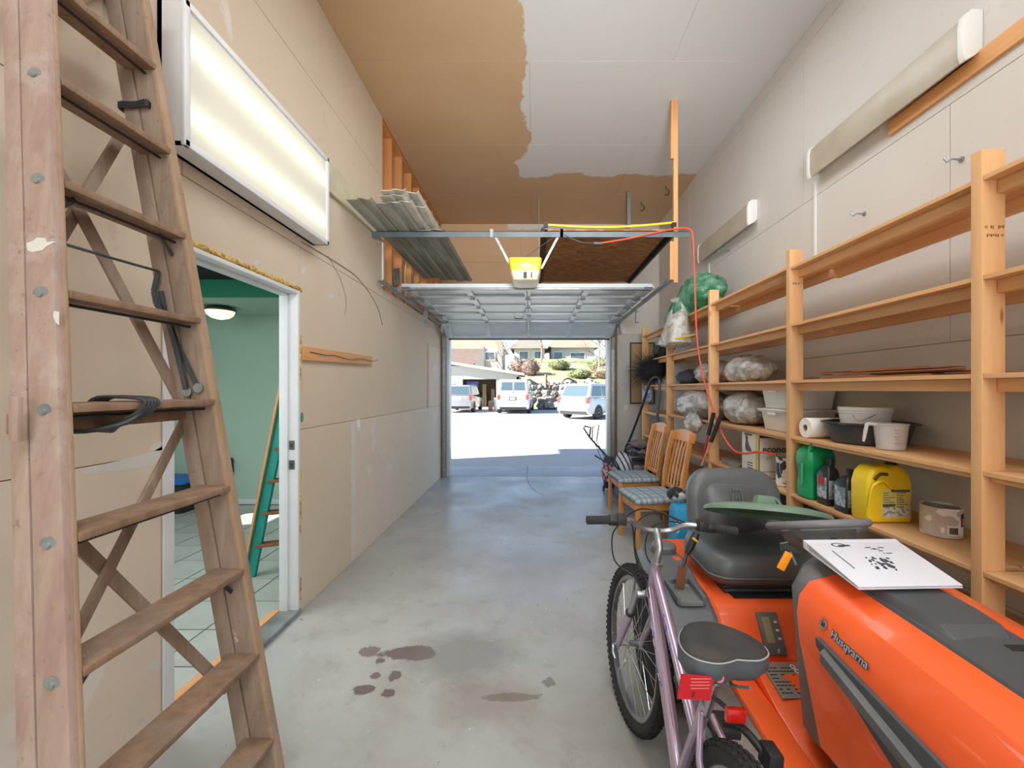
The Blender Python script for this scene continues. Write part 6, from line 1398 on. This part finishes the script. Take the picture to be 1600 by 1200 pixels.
# ============================================================ OUTSIDE
def car(label, loc, heading, L, Wd, belt, roof, h, rs_, fs_, van=False, plate=True, suv=False):
    # local: +x forward from the rear bumper, y left; heading = angle of +x from world +x
    t = thing('parked_car' if not van else 'parked_van', label, 'car' if not van else 'van', loc, None, world=False, rot=(0,0,heading))
    pm_ = mk('car_paint_'+h[1:], h, .25, .15, var=.03, coat=.6)
    hw = Wd/2
    lv = [(.28,.96,.04,.04),(.42,.99,.0,.0),(.62,1.0,-.02,-.02),(belt-.12,1.0,.0,.03),(belt,.965,.04,.10)]
    rs = []
    for z, k, a, b in lv: rs.append([Vector((q.x, q.y, z)) for q in rr((a+L-b)/2, 0, (L-a-b)/2, hw*k, z, .16, 4)])
    if not van: # bonnet lower than the belt line: squash the front of the top rings
        for r in rs[-2:]:
            for q in r:
                if q.x > L*.74: q.z -= .14+.10*(q.x-L*.74)/(L*.26)
    build(MB().rings(rs), 'car_body', pm_, t, smooth=45)
    g0 = (.06, L*(.80 if van else .74)); g1 = (.06+rs_, L*(.80 if van else .74)-fs_); tw = hw*.93; rw = hw*(.80 if not van else .84)
    p = [Vector((g0[0],-tw,belt)),Vector((g0[1],-tw,belt)),Vector((g0[1],tw,belt)),Vector((g0[0],tw,belt)),Vector((g1[0],-rw,roof)),Vector((g1[1],-rw,roof)),Vector((g1[1],rw,roof)),Vector((g1[0],rw,roof))]
    build(MB().hexa(p), 'cabin', pm_, t, bevel=.09, segs=3, smooth=60)
    def pane(q, u0, u1, v0, v1, nm='window', m=None, push=.012):
        a, b, c, d = q; P = lambda u, v: (a.lerp(b, u)).lerp(d.lerp(c, u), v)
        n = (b-a).cross(d-a).normalized()*push
        vs = [P(u0,v0),P(u1,v0),P(u1,v1),P(u0,v1)]
        build(MB().hexa([x-n for x in vs]+[x+n for x in vs]), nm, m or M['glass'], t)
    rear = (p[3],p[0],p[4],p[7]); right = (p[0],p[1],p[5],p[4]); left = (p[2],p[3],p[7],p[6]); front = (p[1],p[2],p[6],p[5])
    if van:
        pane(rear,.10,.47,.20,.80); pane(rear,.53,.90,.20,.80); pane(rear,.495,.505,-.9,.9,'door_gap',M['black'])
        pane(right,.72,.95,.2,.85); pane(left,.05,.28,.2,.85)
    else:
        pane(rear,.08,.92,.12,.86)
        for a, b in ((.06,.34),(.37,.64),(.67,.93)): pane(right,a,b,.12,.84); pane(left,1-b,1-a,.12,.84)
    pane(front,.08,.92,.1,.9)
    tl = mk('tail_light', '#d8402f', .25, var=.05)
    for sy in (-1,1): build(MB().box(-.02,.12,sy*hw*.86-.09,sy*hw*.86+.09,.80 if not van else .85,1.10 if not van else 1.15), 'tail_light', tl, t, bevel=.02)
    if suv:
        for sy in (-1,1): build(MB().tube([(.6,sy*rw*.9,roof),(.7,sy*rw*.9,roof+.07),(L*.55,sy*rw*.9,roof+.07),(L*.6,sy*rw*.9,roof)],.02,6), 'roof_rail', M['steel_dark'], t)
    build(MB().box(-.06,.10,-hw*.93,hw*.93,.40,.60), 'bumper', pm_ if not van else mk('van_bumper','#cfd0d0',.4,.3), t, bevel=.03)
    build(MB().box(-.01,.3,-hw*.8,hw*.8,.24,.40), 'underside', M['black'], t)
    if van: build(MB().box(-.03,.02,.05*0-.20,.24,.80,1.02), 'plate_recess', mk('recess_grey','#4d4f50',.6), t); build(MB().box(-.035,-.028,-.13,.17,.84,.97), 'number_plate', M['white_plastic'], t)
    else: build(MB().box(-.025,.0,-.26,.26,.80,.95), 'number_plate', M['white_plastic'], t)
    MW = Matrix.Rotation(R(90),3,'X')
    for x in (.85, L-.85):
        for sy in (-1,1):
            w_ = build(MB().lathe([(.18,-.11),(.30,-.11),(.335,-.08),(.335,.08),(.30,.11),(.18,.11)], (x,sy*(hw-.10),.335), 24, MW), 'wheel', M['rubber'], t)
            s = MB().lathe([(.001,-.09),(.05,-.09),(.06,-.07),(.001,-.06)], (x,sy*(hw-.10),.335), 16, MW) if 0 else MB()
            yy = sy*(hw-.10)+sy*.10
            s.lathe([(.17,-.01),(.20,-.01),(.20,.01),(.17,.01),(.17,-.01)], (x,yy,.335), 24, MW)
            s.cyl((x,yy-.01,.335),(x,yy+.01,.335),.05,12)
            for k in range(6): a = k*math.pi/3; s.beam((x,yy,.335),(x+.18*math.cos(a),yy,.335+.18*math.sin(a)),.05,.015,(0,1,0))
            build(s, 'wheel_rim', M['alu'], w_)
        for sy in (-1,1): build(MB().lathe([(.0,-.02),(.36,-.02),(.36,.02),(.0,.02)] if 0 else [(.001,-.015),(.37,-.015),(.37,.015),(.001,.015)], (x,sy*(hw-.012),.36), 24, MW), 'wheel_arch', M['black'], t)
    return t
car('silver estate style car parked left of the white van', (-4.75,26.3,0), R(88), 4.5, 1.85, 1.08, 1.75, '#8d9093', .22, .55, suv=True)
car('white panel van parked facing away in the middle of the lot', (-1.22,25.2,0), R(87), 5.4, 2.02, 1.25, 2.08, '#c3c6c8', .10, .5, van=True)
car('white minivan parked at an angle at the right of the lot', (1.95,20.6,0), R(50), 5.0, 1.95, 1.05, 1.76, '#b9bdc1', .42, .8)
# hill
def hz(x, y):
    t = max(0, min(1, (y-31.5)/26)); side = max(0, min(1, (x+3.5)/3.0))
    return (.9*side+3.6*t+1.2*side*t+.25*noise.noise((x*.3, y*.3, 0)))
grs = mk('dry_hillside', '#9a8c74', .95, h2='#77824f', scale=.35, lo=.45, hi=.62)
s = MB(); nx, ny = 46, 30; vs = []; fs = []
for j in range(ny):
    for i in range(nx):
        x = -22+44*i/(nx-1); y = 32.2+40*j/(ny-1); z = hz(x, y) if j else -.3
        if x < -2.2 and y < 38: z = min(z, .02)
        vs.append((x, y, z))
for j in range(ny-1):
    for i in range(nx-1): a = j*nx+i; fs.append((a, a+1, a+nx+1, a+nx))
s.add(vs, fs); struct(s, 'floor_hillside', grs, smooth=60)
# retaining wall of boulders
random.seed(21)
rw = thing('boulder_retaining_wall', 'grey boulder retaining wall at the foot of the hill behind the vehicles', 'wall', (4, 31, 0))
rockm = mk('pale_boulder', '#948d86', .9, h2='#6f6a66', scale=2, bump=.5, bscale=6)
protos = []
def rock(c, s_, parent, nm='stone', mat=rockm):
    k = random.randrange(5)
    if len(protos) <= 5 and all(q[0] != k for q in protos):
        m_ = MB().blob((0,0,0), .5, .42, .36, k*7+3, .5, 1.6, 9, 6); 
        me_o = build(m_, nm, mat, None, smooth=0); me_o.location = (0,0,0); me = me_o.data
        off = ROOT[me_o.name]
        for v in me.vertices: v.co += off
        bpy.data.objects.remove(me_o); protos.append((k, me))
    me = [q for q in protos if q[0] == k][0][1]
    o = bpy.data.objects.new(nm, me); COL.objects.link(o); o.parent = parent
    o.location = Vector(c)-ROOT[parent.name]; o.scale = (s_, s_, s_); o.rotation_euler = (random.uniform(-.3,.3), random.uniform(-.3,.3), random.uniform(0,6)); ROOT[o.name] = ROOT[parent.name]
for r_ in range(4):
    x = -1.9+.2*r_
    while x < 9.5:
        s_ = random.uniform(.65, 1.0)*(1.15-.08*r_)
        hgt = 1.9 if x > .3 else max(.3, 1.9*(x+2.2)/2.5)
        z = .22+r_*.46
        if z < hgt+.2: rock((x, 30.6+.32*r_+random.uniform(-.1,.1), z), s_, rw)
        x += s_*.82
for i in range(46):
    x = random.uniform(-.4, 9); y = random.uniform(32.5, 37); s_ = random.uniform(.5, 1.2); rock((x, y, hz(x, y)+.1), s_, rw)
# buildings
stu = mk('white_stucco_house', '#bdb9b3', .9, var=.03); brf = mk('brown_shingle_roof', '#6f5e55', .9, var=.12, scale=2); tanr = mk('tan_roof', '#8f7f6e', .9, var=.1); sh_ = mk('grey_siding_house','#7d7873',.85,var=.05)
def window(parent, x0, x1, z0, z1, y, n=2):
    f = build(MB().box(x0-.08,x1+.08,y-.08,y,z0-.08,z0).box(x0-.08,x1+.08,y-.08,y,z1,z1+.08).box(x0-.08,x0,y-.08,y,z0,z1).box(x1,x1+.08,y-.08,y,z0,z1), 'window', M['white_paint'], parent)
    for k in range(n):
        a = x0+(x1-x0)*k/n; b = x0+(x1-x0)*(k+1)/n
        build(MB().box(a+.03,b-.03,y-.04,y-.01,z0,z1), 'pane', M['glass'], f)
g = thing('low_garage_building', 'low white garage building with open dark bay behind the left car', 'building', (-6, 34, 0))
s = MB(); gx0, gx1, gy0, gy1 = -12, -1.15, 34, 40
zl = lambda x: 3.55-.9*(x+7)/5.9 if x > -7 else 3.55
for a, b, z0_ in ((gx0,-5.75,0),(-5.75,-3.0,2.3),(-3.0,gx1,0)):
    s.hexa([(a,gy0,z0_),(b,gy0,z0_),(b,gy0+.2,z0_),(a,gy0+.2,z0_),(a,gy0,zl(a)),(b,gy0,zl(b)),(b,gy0+.2,zl(b)),(a,gy0+.2,zl(a))])
s.box(gx0,gx0+.2,gy0,gy1,0,3.4).box(gx1-.2,gx1,gy0,gy1,0,2.5).box(gx0,gx1,gy1-.2,gy1,0,2.6); build(s, 'wall', stu, g)
build(MB().hexa([(-7,gy0-.5,3.55),(gx1+.4,gy0-.5,2.6),(gx1+.4,gy1,2.6),(-7,gy1,3.55),(-7,gy0-.5,3.75),(gx1+.4,gy0-.5,2.78),(gx1+.4,gy1,2.78),(-7,gy1,3.75)]).box(gx0-.4,-7,gy0-.5,gy1,3.55,3.75), 'roof', mk('white_fascia_roof','#e0ddd8',.8), g)
build(MB().box(gx0+.2,gx1-.2,gy1-.5,gy1-.3,0,2.5), 'bay_back_wall', mk('tan_bay_lining','#a8967f',.8,var=.1), g)
build(MB().box(-5.6,-4.6,35,35.4,1.7,2.15), 'blue_tarp', mk('blue_tarp','#4d5fb0',.6), g)
build(MB().box(-4.2,-3.9,34.6,35,0,1.9).box(-3.5,-3.2,34.8,35,0,1.5), 'stored_boards', mk('stored_timber','#7d6653',.8), g)
h_ = thing('brown_roofed_house', 'house with wide brown shingle roof and white gable block behind the low garage building', 'building', (-10, 46, 0))
build(MB().box(-20,-6.2,46,54,0,3.9), 'wall', stu, h_)
build(MB().prism([(-20.8,3.8),(-5.4,3.8),(-5.4,3.95),(-7.2,6.3),(-20.8,6.3)], 'y', 45.6, 45.8) if 0 else MB().hexa([(-21,45.3,3.7),(-6.9,45.3,3.7),(-5.0,50,3.9),(-21,50,3.9),(-21,49,6.2),(-5.4,49,6.2),(-5.3,50,6.2),(-21,50,6.2)]), 'roof', brf, h_)
build(MB().box(-5.3,-3.35,45.5,50,0,5.9), 'gable_block', stu, h_); window(h_, -5.2,-4.2,4.7,5.5,45.5)
build(MB().hexa([(-6.6,45.2,3.7),(-5.3,45.2,3.7),(-5.3,46,3.7),(-6.6,46,3.7),(-5.35,45.4,6.1),(-5.3,45.4,6.1),(-5.3,46,6.1),(-5.35,46,6.1)]), 'gable_end', sh_, h_)
h2 = thing('upper_tan_house', 'tan roofed house farther uphill behind the brown roof', 'building', (-6, 58, 0))
build(MB().box(-16,-4.4,58,66,2,7.2), 'wall', stu, h2); build(MB().hexa([(-17,57.2,7.0),(-3.9,57.2,7.0),(-3.9,67,7.0),(-17,67,7.0),(-15,61,9.6),(-5.2,61,9.6),(-5.2,63,9.6),(-15,63,9.6)]), 'roof', tanr, h2)
h3 = thing('hillside_house', 'white house with pale gable roof and two windows on the hill above the van', 'building', (1, 60, 3))
build(MB().box(-2.6,1.6,58,66,3.5,7.6), 'wall', stu, h3); build(MB().prism([(-3.2,7.1),(2.0,7.1),(-.6,9.6)], 'y', 57.3, 66.5), 'roof', mk('pale_gable','#a09a92',.9), h3)
window(h3, -1.9,-.7,5.6,6.7,58); window(h3, 2.45-.0,3.4,5.7,6.8,57.9) if 0 else None; window(h3, .2,1.2,5.6,6.7,58)
h4 = thing('hillside_house', 'long white house with dark window high on the hill right of centre', 'building', (6, 62, 4))
build(MB().box(2.6,8.8,60,68,4.2,7.6), 'wall', stu, h4); build(MB().hexa([(2.1,59.4,7.4),(9.4,59.4,7.4),(9.4,69,7.4),(2.1,69,7.4),(2.9,63,9.0),(8.6,63,9.0),(8.6,65,9.0),(2.9,65,9.0)]), 'roof', tanr, h4)
window(h4, 3.0,4.2,5.6,6.8,60); build(MB().box(4.4,8.6,58.6,60,4.1,4.3), 'deck', stu, h4); window(h4, 5.4,7.4,5.4,6.7,60,3)
# bare trees and shrubs
barkm = mk('pale_bark', '#97877a', .9)
def tree(x, y, h, seed, label):
    random.seed(seed); z0 = hz(x, y)-.2; t = thing('bare_tree', label, 'tree', (x, y, z0))
    tr_ = MB().tube([(x,y,z0),(x+.1,y,z0+h*.4),(x,y,z0+h*.75)], [.14,.10,.05], 7); build(tr_, 'trunk', barkm, t)
    s = MB()
    def br(p, d, L, r, n):
        q = p+d*L; s.cyl(p, q, r, 4, r*.6)
        if n:
            for _ in range(3): br(p.lerp(q, random.uniform(.5,1)), (d+Vector((random.uniform(-.7,.7),random.uniform(-.7,.7),random.uniform(-.1,.5)))).normalized(), L*.68, r*.55, n-1)
    for k in range(9): br(Vector((x,y,z0+h*random.uniform(.3,.75))), Vector((random.uniform(-1,1),random.uniform(-1,1),random.uniform(.5,1.2))).normalized(), h*.26, .05, 3)
    build(s, 'branches', barkm, t)
tree(6.6, 42, 5.2, 1, 'bare pale tree on the slope above the minivan'); tree(1.0, 52, 5, 2, 'bare tree before the hillside houses'); tree(-3.2, 43, 4.6, 3, 'bare tree beside the white gable block'); tree(8.2, 48, 5.5, 4, 'bare tree near the right jamb on the hill')
def shrub(x, y, r, h, hcol, label, seed, n=900):
    random.seed(seed); z0 = hz(x, y); t = thing('shrub', label, 'shrub', (x, y, z0))
    build(MB().blob((x,y,z0+h*.42), r*.7, r*.7, h*.4, seed, .3, 2, 14, 9), 'inner_growth', barkm, t, smooth=60)
    s = MB()
    for i in range(n):
        d = Vector((random.gauss(0,1),random.gauss(0,1),random.gauss(0,1))).normalized(); p = Vector((x,y,z0+h*.45))+Vector((d.x*r*random.uniform(.6,1),d.y*r*random.uniform(.6,1),d.z*h*.5*random.uniform(.6,1.05)))
        e = Vector((random.uniform(-1,1),random.uniform(-1,1),random.uniform(-1,1))).normalized()*.10; f = d.cross(e).normalized()*.05
        s.add([p-e, p+f, p+e, p-f], [(0,1,2,3)])
    build(s, 'foliage', mk('foliage_'+hcol[1:], hcol, .9, var=.3, scale=3), t, kind='stuff', smooth=0)
shrub(-.3, 42, 1.15, 1.9, '#7d6156', 'reddish brown shrub on the slope above the white van', 31)
shrub(2.9, 46, 1.3, 1.2, '#5f7a3c', 'green low shrub below the hillside house window', 32)
shrub(4.6, 41, 1.3, 1.0, '#758850', 'pale green shrub low on the slope left of the bare tree', 33)
shrub(7.0, 40.5, 1.4, 1.4, '#85735d', 'dry tan shrub on the slope behind the minivan', 34)
shrub(7.6, 46, 1.8, 1.6, '#6d7e45', 'green shrub at the right end of the slope', 35)
shrub(-1.7, 46, 1.2, 2.2, '#897668', 'tan twiggy shrub left of the red brown shrub', 36)
# small things by the parked vehicles
tag(build(MB().lathe([(.26,.0),(.28,.02),(.28,.85),(.26,.88),(.001,.88)], (-2.45,28.8,0), 18), 'plastic_drum', M['white_plastic']), 'white drum standing between the silver car and the van', 'drum')
tag(build(MB().box(-3.05,-2.8,28.4,29.0,0,.7), 'wooden_crate', mk('brown_crate','#8d6f5e',.8), bevel=.02), 'brown crate beside the white drum between the vehicles', 'crate')
tag(build(MB().tube([(.95,31.3,1.6),(.95,31.3,2.6)], .10, 8).tube([(.95,31.3,2.2),(1.2,31.3,1.9),(1.25,31.3,1.6)], .07, 6), 'rusty_pipe', mk('rusty_pipe','#9a7264',.8)), 'rusty stand pipe on top of the boulder wall right of the van', 'pipe')
tag(build(MB().tube([(2.3,31.5,1.4),(2.2,31.5,2.0),(2.6,31.5,2.3),(3.1,31.5,2.1)], .06, 6, sub=3), 'black_hose', M['black']), 'black hose loop on the boulders left of the minivan', 'hose')
